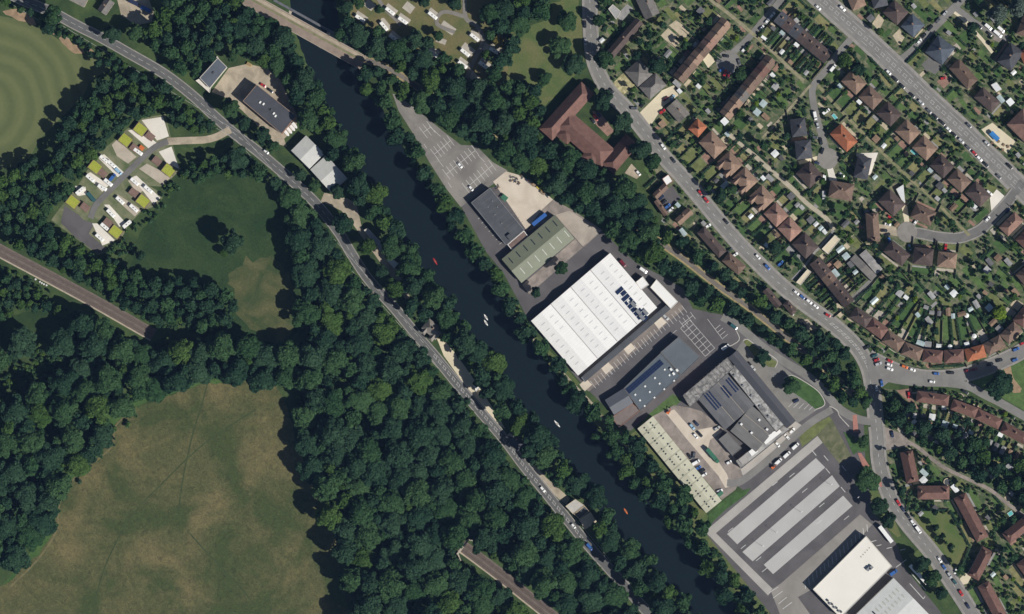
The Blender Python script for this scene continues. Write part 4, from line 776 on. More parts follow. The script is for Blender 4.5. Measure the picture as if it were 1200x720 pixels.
# terraces: each dwelling its own thing
def terrace(a_, b_, depth, n, cols, rowlab, h=6.4, style='gable', first=0):
    a_, b_ = np.array(a_, float), np.array(b_, float); d = b_-a_; l = np.hypot(*d); ang = math.degrees(math.atan2(d[1], d[0])); seq = []
    for i in range(n):
        c = a_+d*(i+0.5)/n; col = cols[i % len(cols)]
        seq.append(house('terraced_house', '%s-roofed terraced house, %s %s' % (col, ORD[i+first], rowlab), c, l/n+1.0, depth, ang, col, h+0.06*(i % 3), depth*S*0.40, 'terraced houses', style, wall=random.choice([0, 0, 1]), chim=1, ax=True))
    return seq
terrace((851, 26), (794.5, 93.5), 15.5, 7, ['tan', 'tan', 'pinkish', 'brown', 'tan', 'brown', 'brown'], 'in the row west of parking court from gritty lane')
terrace((903.5, 69.5), (849, 136.5), 15.5, 7, ['brown', 'red-brown', 'brown', 'brown', 'grey', 'tan', 'tan'], 'in the row east of parking court from gritty lane')
terrace((911, 20), (969.5, 69), 15.5, 7, ['slate grey', 'dark brown', 'slate grey', 'dark brown', 'dark brown', 'dark brown', 'dark brown'], 'in the dark row behind main road from court entrance')
terrace((954, 306), (994, 356), 15.0, 6, ['dark brown', 'dark brown', 'brown', 'dark brown', 'dark brown', 'dark brown'], 'in the brown row above curved road from narrow alley')
# semi-detached rows
def semis(rows, rowlab, group, front=None):
    for i, (c, w, d, ang, col, bay) in enumerate(rows): house('semi_detached_house', '%s hipped semi-detached pair, %s %s' % (col, ORD[i], rowlab), c, w, d, ang, col, 5.2, group=group, wall=random.choice([0, 1]), chim=1, bays=bay)
semis([((835, 170), 27, 21, 47, 'tan', 0), ((855, 192), 23, 20, 47, 'tan', 2), ((873, 211), 23, 20, 47, 'tan', 2), ((893, 232), 23, 20, 47, 'tan', 2), ((909, 252), 22, 20, 47, 'pinkish', 0), ((925, 269), 22, 20, 47, 'pinkish', 0), ((943, 288), 24, 21, 47, 'dark brown', 0)], 'along the tan back lane from its upper end', 'semis on the tan back lane')
semis([((1000, 97), 24, 19, 43, 'tan', 0), ((1020, 115), 23, 19, 43, 'brown', 0), ((1041, 134), 23, 20, 43, 'dark brown', 0), ((1063, 155), 23, 20, 43, 'tan', 0), ((1083, 174), 23, 20, 43, 'tan', 0), ((1103, 195), 22, 19, 43, 'dark brown', 0), ((1123, 212), 23, 18, 43, 'brown', 0), ((1145, 228), 25, 19, 43, 'dark brown', 0)], 'along the wide main road from the terraced row', 'semis on the wide main road')
def arc(pts):
    out = []
    for i, (x, y, col) in enumerate(pts):
        p = pts[max(i-1, 0)]; q = pts[min(i+1, len(pts)-1)]; out.append(((x, y), 23.0, 15.5, math.degrees(math.atan2(q[1]-p[1], q[0]-p[0])), col, 0))
    return out
semis(arc([(1008, 372, 'dark brown'), (1027, 385, 'red-brown'), (1046, 400, 'brown'), (1068, 412, 'brown'), (1092, 417.5, 'red-brown'), (1117, 417.5, 'red-brown'), (1142, 414, 'orange'), (1164, 404.5, 'brown'), (1184, 390, 'brown'), (1199, 371, 'red-brown')]), 'round the curved crescent from the brown terrace', 'semis on the curved crescent')
semis([((1092, 467), 38, 13, 8, 'red-brown', 0), ((1129, 479), 31, 13, 20, 'red-brown', 0), ((1157, 491), 31, 13, 25, 'red-brown', 0), ((1188, 508), 33, 13, 28, 'red-brown', 0)], 'below the crescent junction from the brick drive', 'long pairs below the crescent')
for (c, w, d, ang, col, lb) in (((935, 150), 18, 21, -8, 'slate grey', 'slate-grey hipped house at the head of cul-de-sac beside walled alley'), ((941, 176), 19, 22, -6, 'slate grey', 'slate-grey hipped house beside brown shed on the cul-de-sac'), ((948, 205), 24, 22, 47, 'dark brown', 'dark brown house with white rooflight below the turning circle'), ((988, 162), 29, 18, 47, 'orange', 'bright orange-tiled bungalow beside the cul-de-sac'), ((985, 224), 28, 20, 10, 'brown', 'brown-roofed house at the foot of first turning circle'), ((1010, 197), 17, 26, 12, 'slate grey', 'slate-grey house with white side yard east of turning circle'),
        ((1022, 267), 15, 34, -4, 'brown', 'tall brown-roofed pair west of second turning circle'), ((1044, 238), 26, 20, 45, 'dark brown', 'dark brown house with white conservatory above second turning circle'), ((1081, 252), 26, 18, 25, 'brown', 'brown house between grassy alley and second turning circle'), ((1050, 297), 28, 17, 38, 'dark brown', 'dark brown house below second turning circle'), ((1081, 301), 23, 20, 6, 'dark brown', 'dark square hipped pair south of the bend road'), ((1109, 305), 22, 18, 6, 'tan', 'tan square hipped pair south of the bend road'),
        ((1184, 263), 26, 15, -45, 'pinkish', 'pinkish house at the outside of bend road'), ((1203, 280), 22, 18, -45, 'red-brown', 'red-brown house beyond bend road'), ((1203, 322), 22, 18, -40, 'brown', 'brown house behind overgrown gardens'), ((1065, 547), 15, 37, -12, 'red-brown', 'red-brown long hipped block standing end-on beside wooded lane'), ((1093, 577), 37, 16, 0, 'red-brown', 'red-brown long hipped block facing the green'), ((1137, 606), 58, 15.5, 62, 'red-brown', 'longest red-brown hipped block beside the green'),
        ((1192, 620), 36, 15, -38, 'red-brown', 'red-brown block beyond the longest one'), ((1148, 660), 38, 15, -62, 'red-brown', 'red-brown block beside the cream drive at the green corner'), ((1162, 704), 46, 15, 62, 'red-brown', 'red-brown block south of green corner'), ((1204, 668), 28, 15, 55, 'red-brown', 'red-brown block behind the fenced plots')):
    house('house', lb, c, w, d, ang, col, 5.2, group='houses on the side streets', chim=2 if w > 30 or d > 30 else 1, wall=random.choice([0, 1]))
pitched('workshop', 'long grey pitched workshop behind the brown terrace', [(997, 303), (1003, 297), (1026, 324), (1019, 331)], 3.4, 1.2, tile_mat('grey'), 2)
pitched('workshop', 'paler grey workshop with white end beside the long grey one', [(1006, 299), (1014, 293), (1034, 315), (1027, 322)], 3.2, 1.0, mat('roof_sheet_pale', (0.27, 0.26, 0.25), 0.8, 0.2, 0.3), 2)
flat('pale_shed', 'long cream flat-roofed outbuilding beside narrow alley', [(963, 292), (978, 276), (984, 281), (970, 298)], 2.8, gravel_c, 1)
flat('garage_block', 'long cream garage roof beside the alley mouth', [(933, 331), (946, 316), (950, 319), (938, 334)], 2.5, gravel_c, 1)
# travellers' amenity blocks
sed = mat('sedum_roof', (0.27, 0.33, 0.035), 0.95, col2=(0.40, 0.40, 0.07), scale=0.7, fine=0.3, bump=0.5); bwn = mat('timber_roof', (0.20, 0.13, 0.105), 0.9, 0.12, 0.5)
for i, (c, b, lb) in enumerate((((165, 152), (176, 160), 'beside the widest white pitch'), ((147.5, 164.5), (158, 174), 'beside the tan gravel pitch'), ((112, 196), (120, 203), 'behind parked white caravans'), ((198, 200), (184, 189), 'on the edge of east tan pitch'), ((86, 237), (100, 243), 'next to dark tarmac pitch'), ((168, 236), (157, 226), 'between two white caravans on east side'), ((136, 272), (127, 261), 'beside white awning near dark tarmac'))):
    r, loc, h = flat('amenity_block', 'yellow-green planted-roof amenity block '+lb, rect(c[0], c[1], 13.5, 11.5, 38), 3.0, sed, bwn, 'planted-roof amenity blocks', 'building', parapet=0.15)
    MB().box(loc(b)[0], loc(b)[1], -0.1, 5.6, 4.4, 2.6).build('porch', bwn, r)
for (q, lb) in (([(1091, 62), (1096, 57), (1103, 62), (1097, 69)], 'white glazed conservatory on the slate-blue corner house'), ([(1100, 71), (1114, 57), (1117, 60), (1104, 75)], 'long pale lean-to along the slate-blue corner house'), ([(1050, 222), (1058, 217), (1060, 238), (1056, 234)], 'white conservatory wrapped on house above second turning circle'), ([(1161, 100), (1167, 97), (1173, 105), (1167, 108)], 'white flat extension behind house by the pub terrace')):
    flat('conservatory', lb, q, 2.7, mat('conservatory_roof', (0.62, 0.64, 0.65), 0.4, 0.05, 0.6), 1, cat='conservatory', parapet=0.08)
# old railway bridge over the river
t = root('bridge', X(357, 36, 0), -math.radians(29), 'long brown-decked old railway bridge crossing the river with pale footway', 'bridge')
deck = mat('bridge_deck', (0.26, 0.205, 0.165), 0.9, 0.12, 0.2); girder = mat('bridge_iron', (0.12, 0.125, 0.14), 0.6, 0.15, 0.5)
Lb = 158*S; MB().box(0, 0, -0.45, Lb, 13.0*S+1.8, 0.6).build('deck', deck, t)
MB().box(0, 2.9, 0.152, Lb-1, 1.9, 0.05).build('footway', gravel, t); MB().box(0, 0.9, 0.152, Lb-2, 1.2, 0.04).build('grass_strip', track_m, t)
for y in (4.6, -4.6): MB().box(0, y, 0.1, Lb, 0.3, 1.1).build('parapet', stone, t)
MB().box(0, 7.6, -0.2, Lb*0.62, 1.5, 0.9).build('pipe_girder', girder, t)
for x in (-14, 14): MB().box(x, 1.0, -3.6, 2.2, 13, 3.2, 0, 0, 0.85).build('pier', stone, t)
raster(rect(357, 36, 158, 16, 29), 1, 0.15)
# ---------------------------------------------------------------- vehicles
def paint_mat(nm, c): return mat('car_'+nm, c, 0.25, 0.03, 0.5, fine=0.02, spec=0.5)
CARC = {'white': (0.80, 0.80, 0.79), 'silver': (0.42, 0.43, 0.44), 'black': (0.018, 0.019, 0.022), 'grey': (0.10, 0.105, 0.115), 'dark blue': (0.018, 0.028, 0.07), 'blue': (0.04, 0.12, 0.36), 'red': (0.42, 0.025, 0.03), 'maroon': (0.16, 0.02, 0.03), 'orange': (0.62, 0.16, 0.04), 'green': (0.05, 0.16, 0.10), 'light blue': (0.28, 0.45, 0.60), 'teal': (0.03, 0.10, 0.11), 'yellow': (0.65, 0.48, 0.08)}
tyre = mat('tyre', (0.02, 0.02, 0.02), 0.9, 0.1, 1.0); rim_m = mat('wheel_rim', (0.35, 0.35, 0.36), 0.4, 0.1, 1.0, metal=0.8); lamp_m = mat('headlamp', (0.7, 0.7, 0.68), 0.2, 0.05, 1.0); tail_m = mat('tail_lamp', (0.35, 0.02, 0.02), 0.3, 0.05, 1.0)
def wheel_mesh(r=0.32):
    mb = MB(); n = 12
    for (rr, y0, y1, mi) in ((r, -0.1, 0.1, 0), (r*0.6, -0.112, 0.112, 1)):
        vs = [(rr*math.cos(t), y, rr*math.sin(t)) for y in (y0, y1) for t in np.linspace(0, 2*math.pi, n, endpoint=False)]
        mb.add(vs, [tuple(range(n)), tuple(range(n, 2*n))[::-1]]+[(i, n+i, n+(i+1) % n, (i+1) % n) for i in range(n)], mi)
    return mb.mesh('wheel', [tyre, rim_m])
WHEEL = wheel_mesh()
def loft(mb, secs, mi=0):
    """secs: list of rings (same count) -> closed skin"""
    n = len(secs[0]); k = len(mb.v)
    for s in secs: mb.v += [tuple(p) for p in s]
    for j in range(len(secs)-1):
        for i in range(n): mb.f.append((k+j*n+i, k+j*n+(i+1) % n, k+(j+1)*n+(i+1) % n, k+(j+1)*n+i)); mb.m.append(mi)
    mb.f.append(tuple(k+i for i in range(n))[::-1]); mb.m.append(mi); mb.f.append(tuple(k+(len(secs)-1)*n+i for i in range(n))); mb.m.append(mi)
def car_meshes(col, L_=4.4, Wd=1.84, Hh=1.46, hatch=0.0):
    hw = Wd/2
    def ring(x, w, z0, z1): return [(x, -w, z0), (x, -w*0.98, z1-0.12), (x, -w*0.86, z1), (x, w*0.86, z1), (x, w*0.98, z1-0.12), (x, w, z0)]
    b = MB(); loft(b, [ring(-L_/2, hw*0.80, 0.34, 0.74), ring(-L_/2+0.18, hw*0.95, 0.24, 0.86), ring(-L_/2+0.8, hw, 0.22, 0.93), ring(0.2, hw, 0.22, 0.93), ring(L_/2-1.25, hw, 0.22, 0.92), ring(L_/2-0.35, hw*0.94, 0.24, 0.78), ring(L_/2, hw*0.74, 0.32, 0.62)][::-1])
    xr0, xr1 = -L_/2+0.75-hatch, 0.35
    b.box((xr0+xr1)/2, 0, Hh-0.10, xr1-xr0, Wd*0.72, 0.07, 0, 0, 0.94)
    for x in (xr0+0.05, -0.2, xr1-0.05):
        for s in (-1, 1): b.box(x, s*Wd*0.385, 0.9, 0.09, 0.06, Hh-0.95, 0, 0, 1.0)
    g = MB(); x0, x1, z0, z1 = -L_/2+0.28-hatch*0.3, 1.05, 0.90, Hh-0.06
    P0 = [(x0, -hw*0.86), (x1, -hw*0.86), (x1, hw*0.86), (x0, hw*0.86)]; P1 = [(xr0, -Wd*0.36), (xr1, -Wd*0.36), (xr1, Wd*0.36), (xr0, Wd*0.36)]
    g.prism(P0, z0, z1, 0, P1)
    l = MB()
    for s in (-1, 1): l.box(L_/2-0.14, s*hw*0.62, 0.56, 0.2, 0.34, 0.13)
    tl = MB()
    for s in (-1, 1): tl.box(-L_/2+0.1, s*hw*0.68, 0.62, 0.14, 0.3, 0.14)
    return b.mesh('car_body', paint_mat(col, CARC[col])), g.mesh('car_windows', glass), l.mesh('headlight', lamp_m), tl.mesh('tail_light', tail_m)
CM = {}
def put_wheels(o, xs, y, z=0.32, sc=1.0):
    for x in xs:
        for s in (-1, 1):
            w = link('wheel', WHEEL, o); w.location = (x, s*y, z*sc); w.scale = (sc,)*3
NCAR = [0]
def car(p, ang, col, label, group, cat='car'):
    if col not in CM: CM[col] = [car_meshes(col), car_meshes(col, 3.95, 1.78, 1.5, 0.35), car_meshes(col, 4.7, 1.9, 1.62, 0.3)]
    b, g, l, tl = CM[col][NCAR[0] % 3]; NCAR[0] += 1
    o = link('parked_car' if 'parked' in label else 'car', b); o.location = X(p[0], p[1], top_z(*p)+0.004); o.rotation_euler = (0, 0, -math.radians(ang)); tag(o, label, cat, group)
    for n, me in (('window_glass', g), ('headlights', l), ('tail_lights', tl)): link(n, me, o)
    put_wheels(o, (-1.3, 1.32), 0.82)
VM = {}
def van(p, ang, col, label, group, L_=5.4, Wd=2.0, Hh=2.3, cat='van', name='van'):
    k = (col, L_, Hh)
    if k not in VM:
        hw = Wd/2; b = MB()
        ring = lambda x, w, z1, z0=0.3: [(x, -w, z0), (x, -w, z1-0.2), (x, -w*0.9, z1), (x, w*0.9, z1), (x, w, z1-0.2), (x, w, z0)]
        loft(b, [ring(-L_/2, hw*0.97, Hh-0.04), ring(-L_/2+0.1, hw, Hh), ring(L_/2-1.75, hw, Hh), ring(L_/2-1.05, hw*0.97, 1.45), ring(L_/2-0.2, hw*0.93, 1.1), ring(L_/2, hw*0.85, 0.85)][::-1])
        g = MB(); z1 = Hh-0.22; g.add([(L_/2-0.98, -hw*0.84, 1.42), (L_/2-0.98, hw*0.84, 1.42), (L_/2-1.66, hw*0.8, Hh-0.1), (L_/2-1.66, -hw*0.8, Hh-0.1)], [(0, 1, 2, 3)])
        for v in range(4): x, y, z = g.v[v]; g.v[v] = (x+0.06, y, z+0.06)
        for s in (-1, 1): g.box(L_/2-2.0, s*(hw+0.005), 1.3, 0.8, 0.03, 0.6)
        VM[k] = (b.mesh('van_body', paint_mat(col, CARC[col])), g.mesh('van_windows', glass))
    b, g = VM[k]; o = link(name, b); o.location = X(p[0], p[1], top_z(*p)+0.004); o.rotation_euler = (0, 0, -math.radians(ang)); tag(o, label, cat, group); link('window_glass', g, o); put_wheels(o, (-L_/2+1.0, L_/2-0.95), Wd/2-0.12, 0.32, 1.05)
CV = {}
def caravan(p, ang, label, group, L_=6.2, Wd=2.25, Hh=2.5, cat='caravan', name='caravan'):
    k = (L_, Wd)
    if k not in CV:
        hw = Wd/2; b = MB(); ring = lambda x, w, z0, z1: [(x, -w, z0), (x, -w, z1-0.25), (x, -w*0.88, z1), (x, w*0.88, z1), (x, w, z1-0.25), (x, w, z0)]
        loft(b, [ring(-L_/2, hw*0.94, 0.6, Hh-0.5), ring(-L_/2+0.35, hw, 0.5, Hh), ring(L_/2-0.6, hw, 0.5, Hh), ring(L_/2, hw*0.9, 0.7, Hh-0.8)][::-1])
        h_ = MB().box(-0.4, 0, Hh, 0.8, 0.7, 0.14, 0, 0, 0.8).box(L_*0.25, 0, Hh, 0.5, 0.5, 0.12, 0, 0, 0.8)
        g = MB()
        for x in (-L_*0.28, L_*0.1): 
            for s in (-1, 1): g.box(x, s*(hw+0.004), 1.3, 1.1, 0.03, 0.6)
        CV[k] = (b.mesh('caravan_body', mat('caravan_white', (0.80, 0.79, 0.76), 0.4, 0.04, 0.6)), h_.mesh('roof_hatches', felt_g), g.mesh('caravan_windows', glass), MB().box(L_/2+0.5, 0, 0.45, 1.2, 0.14, 0.1).mesh('tow_bar', metal_g))
    o = link(name, CV[k][0]); o.location = X(p[0], p[1], top_z(*p)+0.004); o.rotation_euler = (0, 0, -math.radians(ang)); tag(o, label, cat, group)
    for n, me in zip(('roof_hatches', 'window_glass', 'tow_bar'), CV[k][1:]): link(n, me, o)
    put_wheels(o, (-0.35,) if cat == 'caravan' else (-L_/2+1.2, L_/2-1.0), Wd/2-0.12)
def lorry(p, ang, L_, col, label, trailer_only=False, Wd=2.5, Hh=3.8):
    o = root('lorry_trailer' if trailer_only else 'lorry', X(p[0], p[1], top_z(*p)+0.004), -math.radians(ang), label, 'trailer' if trailer_only else 'lorry')
    bm_ = paint_mat(col, CARC[col]); bl_ = L_ if trailer_only else L_-2.6; x0 = -L_/2+bl_/2
    bo = MB().box(x0, 0, 1.15, bl_, Wd, Hh-1.15).build('load_box', bm_, o); MB().box(x0, 0, 0.8, bl_-0.4, 1.0, 0.35).build('chassis', metal_g, o)
    mb = MB()
    for i in range(int(bl_/1.4)): mb.box(x0-bl_/2+0.7+i*1.4, 0, Hh, 0.08, Wd-0.1, 0.03)
    mb.build('roof_ribs', bm_, bo)
    if not trailer_only:
        MB().box(L_/2-1.15, 0, 0.5, 2.2, Wd*0.96, 2.4, 0, 0, 0.94).build('cab', paint_mat('white' if col == 'white' else col, CARC[col]), o); MB().box(L_/2-0.02, 0, 1.7, 0.06, Wd*0.8, 0.8).build('windscreen', glass, o)
    for x in ((-L_/2+1.2, -L_/2+2.5, L_/2-1.4) if not trailer_only else (-L_/2+1.2, -L_/2+2.5, -L_/2+3.8)):
        for s in (-1, 1): w = link('wheel', WHEEL, o); w.location = (x, s*(Wd/2-0.2), 0.5); w.scale = (1.56,)*3
    if trailer_only: MB().box(L_/2-2.2, 0.8, 0, 0.15, 0.15, 0.9).box(L_/2-2.2, -0.8, 0, 0.15, 0.15, 0.9).build('landing_leg', metal_g, o)
PLACE = {
 'A': ('parked along the wide main road', [(958.5, 9, 43, 'white'), (1041, 85, 43, 'white'), (1049, 93, 43, 'black'), (1057, 101, 43, 'black'), (1069, 112, 43, 'black'), (1079, 120, 43, 'silver'), (1088, 130, 43, 'grey'), (1096, 137, 43, 'black'), (1104, 144, 43, 'black'), (1111, 151.5, 43, 'white'), (1118, 158, 43, 'black'), (1126, 165, 43, 'silver'), (1134, 173, 43, 'grey'), (1141.5, 179.5, 43, 'red'), (1147.5, 186, 43, 'white'), (1155, 193, 43, 'black'), (1170, 207, 43, 'grey')]),
 'A2': ('driving along the wide main road', [(987, 10, 43, 'white'), (1135, 147, 43, 'grey'), (1156, 168, 43, 'silver'), (1183, 195, 43, 'black')]),
 'B': ('parked on the hedged side road off the main road', [(1077, 49, -47, 'white'), (1082.5, 42, -47, 'black'), (1090, 33, -47, 'black'), (1099, 24, -47, 'grey'), (1107, 16, -47, 'silver'), (1147, 31, 40, 'black'), (1159, 40, 40, 'black')]),
 'C': ('parked in the round parking court', [(851, 66, 5, 'black'), (843, 72, 15, 'grey'), (866, 73, 75, 'grey'), (845.5, 82, -40, 'blue'), (849.5, 86, -70, 'red'), (854, 88, -80, 'maroon'), (859, 85, 85, 'silver')]),
 'C2': ('parked on the lane into the parking court', [(905, 18, -50, 'white'), (899, 25, -50, 'white'), (892.5, 33, -50, 'white'), (872, 58, -45, 'white'), (877, 52, -45, 'black')]),
 'D': ('parked round the first turning circle', [(958, 147, 75, 'silver'), (962, 166, 80, 'black'), (963.5, 177, -70, 'black'), (955, 161, 10, 'grey'), (949, 157, 0, 'black'), (986, 205, 40, 'white'), (957, 191, 20, 'dark blue')]),
 'E': ('on the curved road beside the parkland', [(685.5, 29, 88, 'black'), (686, 49, 88, 'silver'), (717, 107, 50, 'black'), (777, 172, 52, 'white'), (789, 188, 52, 'black')]),
 'F': ('on the curved road above the cycle path', [(820.5, 226, 50, 'red'), (827.5, 234.5, 50, 'red'), (851, 260, 48, 'black'), (888, 301, 46, 'white'), (899, 313, 46, 'blue'), (933, 343, 40, 'white'), (940, 348, 40, 'blue'), (948, 353.5, 38, 'white'), (955.5, 359, 38, 'white'), (970, 369.5, 30, 'red')]),
 'G': ('at the crescent junction', [(1016, 407, -30, 'black'), (1024.5, 417, -20, 'teal'), (1027, 422, -20, 'red'), (1029, 426.5, -20, 'silver'), (1042.5, 423, 25, 'red'), (1042, 427.5, 20, 'white'), (1042.5, 432.5, 20, 'white'), (1033, 449, 80, 'blue'), (1027, 455, 80, 'white')]),
 'H': ('parked along the curved crescent', [(1060, 430, 22, 'orange'), (1069, 433.5, 20, 'white'), (1097, 438, 4, 'blue'), (1114, 437, 0, 'black'), (1134, 434.5, -8, 'maroon'), (1142, 433, -10, 'maroon'), (1160, 427, -12, 'black'), (1171, 422.5, -15, 'black'), (1189, 422, -20, 'blue'), (1190.5, 409.5, -22, 'blue'), (1198.5, 402, -30, 'red'), (1092, 447.5, 6, 'white'), (1131, 459.5, 30, 'black'), (1177, 484, 26, 'maroon'), (1186, 489, 28, 'black')]),
 'I': ('parked along the road beside the green', [(1052.5, 589, 58, 'red'), (1058, 596.5, 56, 'dark blue'), (1064, 604.5, 54, 'black'), (1069.5, 612.5, 53, 'white'), (1101, 656, 54, 'white'), (1106, 664.5, 54, 'blue'), (1112.5, 674, 56, 'silver'), (1120, 669, 105, 'white'), (1118.5, 682, 50, 'teal'), (1126, 695, 58, 'red'), (1134, 710, 58, 'dark blue')]),
 'J': ('parked outside the care home', [(695, 142, 50, 'black'), (698, 138, 50, 'red'), (701.5, 134.5, 50, 'dark blue'), (748, 203, 50, 'white')]),
 'K': ('parked on a driveway beside the bungalows', [(776, 131, -35, 'red'), (753, 123, -50, 'black'), (780, 116, -40, 'maroon'), (743, 127, 0, 'grey'), (788, 115, -60, 'light blue')]),
 'L': ('driving on the hatched riverside road', [(312, 178, 40, 'white'), (636, 573.5, 50, 'white'), (651.5, 605.5, 50, 'white'), (672, 616.5, 50, 'white'), (565, 501, 50, 'black')]),
 'M': ('parked in the gravel yard by the river office', [(308, 100, 30, 'red'), (317, 106.5, 38, 'black'), (335, 99, 20, 'dark blue')]),
 'N': ('parked in the white-lined triangular car park', [(539, 194, 50, 'white'), (552, 221, 50, 'white')]),
 'O': ('parked in the old factory yard', [(811, 500, 48, 'light blue'), (816, 496.5, 48, 'dark blue'), (815, 511, 48, 'white'), (820, 509, 48, 'black'), (840, 502, -30, 'silver'), (808, 535, 60, 'black'), (813, 534, 100, 'grey'), (818, 548.5, -30, 'blue'), (825, 556.5, -30, 'white'), (822.5, 552, -30, 'black'), (843, 575.5, -20, 'white'), (854, 542, -30, 'white'), (928, 505, -45, 'white'), (922, 512, -135, 'white'), (911, 521, 50, 'white')]),
 'P': ('parked near the estate road islands', [(882, 431, 52, 'silver'), (879, 428, 52, 'black'), (933, 470, -25, 'dark blue'), (780, 372, 45, 'silver')]),
 'Q': ('parked in the courtyard block', [(775, 231.5, -40, 'dark blue'), (778.5, 236.5, -40, 'black'), (782, 242, -40, 'blue'), (786, 246, -40, 'white')]),
 'R': ('parked beside the second turning circle', [(1043, 255, 35, 'red'), (1040, 263, 10, 'white'), (1036, 270.5, 0, 'black'), (1040, 275.5, -20, 'black'), (1042, 282, 70, 'blue'), (1073, 260, -55, 'white'), (1066, 290, 80, 'light blue'), (1108, 290, -80, 'red'), (1157, 257, -48, 'white'), (1181, 247, -48, 'dark blue'), (1159, 226, 40, 'white')]),
 'S': ('parked in front of a house by the cycle path', [(829.5, 265, -30, 'white'), (855.5, 293, -35, 'grey'), (861, 299, -35, 'white'), (927, 367, 40, 'black'), (942, 381, 40, 'black')]),
 'T': ('parked on the brick driveway beside crescent pair', [(1065, 463, 85, 'red')]), 'U': ('parked on the wooded lane forecourt', [(1045.5, 509, 80, 'dark blue')]), 'V': ('parked on the hedged brick drive above main road', [(1105, 92, -10, 'red')]), 'W': ('parked on a front garden by the curved road', [(914.5, 309, -40, 'blue')]),
}
for k, (pl, L_) in PLACE.items():
    cnt = {}
    for q in L_: cnt[q[3]] = cnt.get(q[3], 0)+1
    seen = {}
    for (x, y, ang, col) in L_:
        seen[col] = seen.get(col, 0)+1; lb = '%s car %s' % (col, pl)
        if k in ('A', 'H', 'I', 'F') and cnt[col] > 1: lb += ', %s from %s' % (ORD[seen[col]-1], {'A': 'terraced row', 'H': 'main junction', 'I': 'roundabout end', 'F': 'parkland end'}[k])
        car((x, y), ang, col, lb, 'cars '+pl)
for (x, y, ang, col, lb) in ((896, 45.5, 35, 'white', 'white van beside the gritty lane crossing'), (976, 80, -50, 'white', 'white van parked under trees on the side road'), (955, 136, 78, 'white', 'white van parked on the cul-de-sac'), (968, 131, -35, 'white', 'white van parked beside grassy alley entrance'), (966, 210, 85, 'white', 'white van on the drive below first turning circle'), (965, 229, 88, 'silver', 'silver van beside the brown house below turning circle'), (754, 317, 35, 'white', 'white van driving behind white factory hall'), (730, 309, 50, 'maroon', 'dark red van parked at white factory hall corner'), (727, 285, 80, 'white', 'white van at the edge of the estate wood'), (860, 383, 38, 'teal', 'dark teal van on the estate road'), (850, 407, -35, 'white', 'white van by the kerb at old factory corner'),
        (1158, 32, 40, 'white', 'white van parked on lane below cedars'), (1169, 40, 40, 'white', 'longer white van parked behind on the lane below cedars'), (1173, 35, 40, 'white', 'white van against the slate-house wall below cedars'), (1076, 621, 54, 'white', 'white van parked beside the green'), (932, 523, -42, 'white', 'white van nearest the scrub plot in the van row'), (922, 533, -42, 'white', 'white van in the middle of van row'), (912, 541, -42, 'white', 'white van next to orange digger in van row'), (815.5, 542, -30, 'white', 'white van backed up to cream shed'), (1047, 671, -35, 'blue', 'blue van between the two stores'), (691, 641, 50, 'blue', 'blue van half hidden under trees on the riverside road')):
    van((x, y), ang, col, lb, 'vans', L_=6.4 if 'longer' in lb else 5.4)
lorry((835, 534), 50, 11.5, 'green', 'green lorry parked beside old factory lean-to'); lorry((1037.5, 626), 52, 13.0, 'white', 'white lorry trailer parked at the store yard entrance', True); lorry((1076, 673), 47, 16.0, 'white', 'long white lorry trailer parked beside the hedged store verge', True); lorry((632, 257.5), -39, 11, 'blue', 'blue lorry trailer parked along the green warehouse', True)
def digger(p, ang, label, col='orange'):
    o = root('digger', X(p[0], p[1], top_z(*p)), -math.radians(ang), label, 'digger'); m_ = paint_mat(col, CARC[col])
    for s in (-1, 1): MB().box(0, s*0.8, 0, 2.8, 0.45, 0.7, 0, 0, 0.9).build('crawler_track', tyre, o)
    b = MB().box(-0.3, 0, 0.7, 2.2, 1.8, 1.0, 0, 0, 0.95).build('body', m_, o); MB().box(0.3, 0.4, 1.7, 1.0, 0.9, 1.1, 0, 0, 0.9).build('cab', glass, o)
    MB().add([(0.6, -0.4, 1.2), (0.6, -0.1, 1.2), (2.6, -0.1, 2.6), (2.6, -0.4, 2.6), (0.6, -0.4, 1.6), (0.6, -0.1, 1.6), (2.6, -0.1, 3.0), (2.6, -0.4, 3.0)], [(0, 1, 2, 3), (7, 6, 5, 4), (0, 4, 5, 1), (1, 5, 6, 2), (2, 6, 7, 3), (3, 7, 4, 0)]).build('boom', m_, o); MB().box(2.7, -0.25, 0.6, 0.35, 0.3, 2.2).build('dipper', m_, o); MB().box(2.9, -0.25, 0.15, 0.7, 0.9, 0.6, 0, 0, 1.2).build('bucket', metal_g, o)
digger((906, 547.5), -42, 'orange digger parked at the end of the white van row'); digger((783, 483), -60, 'small red-orange digger at the top of old factory yard'); digger((631, 220), 40, 'yellow digger at the wood edge of the concrete yard', 'yellow')
# caravans and motorhomes
for (x, y, a_) in ((457, 13.5, 38), (472, 24.5, 35), (422, 22, 35), (450, 31, 50), (462, 45.5, 40), (507, 18.5, 38), (507.5, 63, 35), (556, 44, 38), (545, 62, 38), (542, 76, 38), (579.5, 60, 30), (567, 77, 38)):
    sheet('caravan_pad', rect(x+1, y-1.5, 15, 9, a_), mat('pad_gravel', (0.40, 0.365, 0.31), 0.95, 0.12, 0.3), 0.07, 1)
    caravan((x, y), a_, 'white motorhome on a gravel pad in the grassy caravan park', 'motorhomes in the caravan park', 7.0, 2.35, 2.9, 'motorhome', 'motorhome')
for (x, y, w, d, a_) in ((433, 6, 12, 9, 38), (479, 9, 12, 10, 38), (525, 33, 18, 9, 35), (548, 59, 16, 11, 38), (517, 48, 12, 6, 20), (555, 90, 14, 8, 45), (448, 26, 6, 8, 30), (570, 56, 10, 9, 30)): sheet('caravan_pad', rect(x, y, w, d, a_), MATS['pad_gravel'], 0.075, 1)
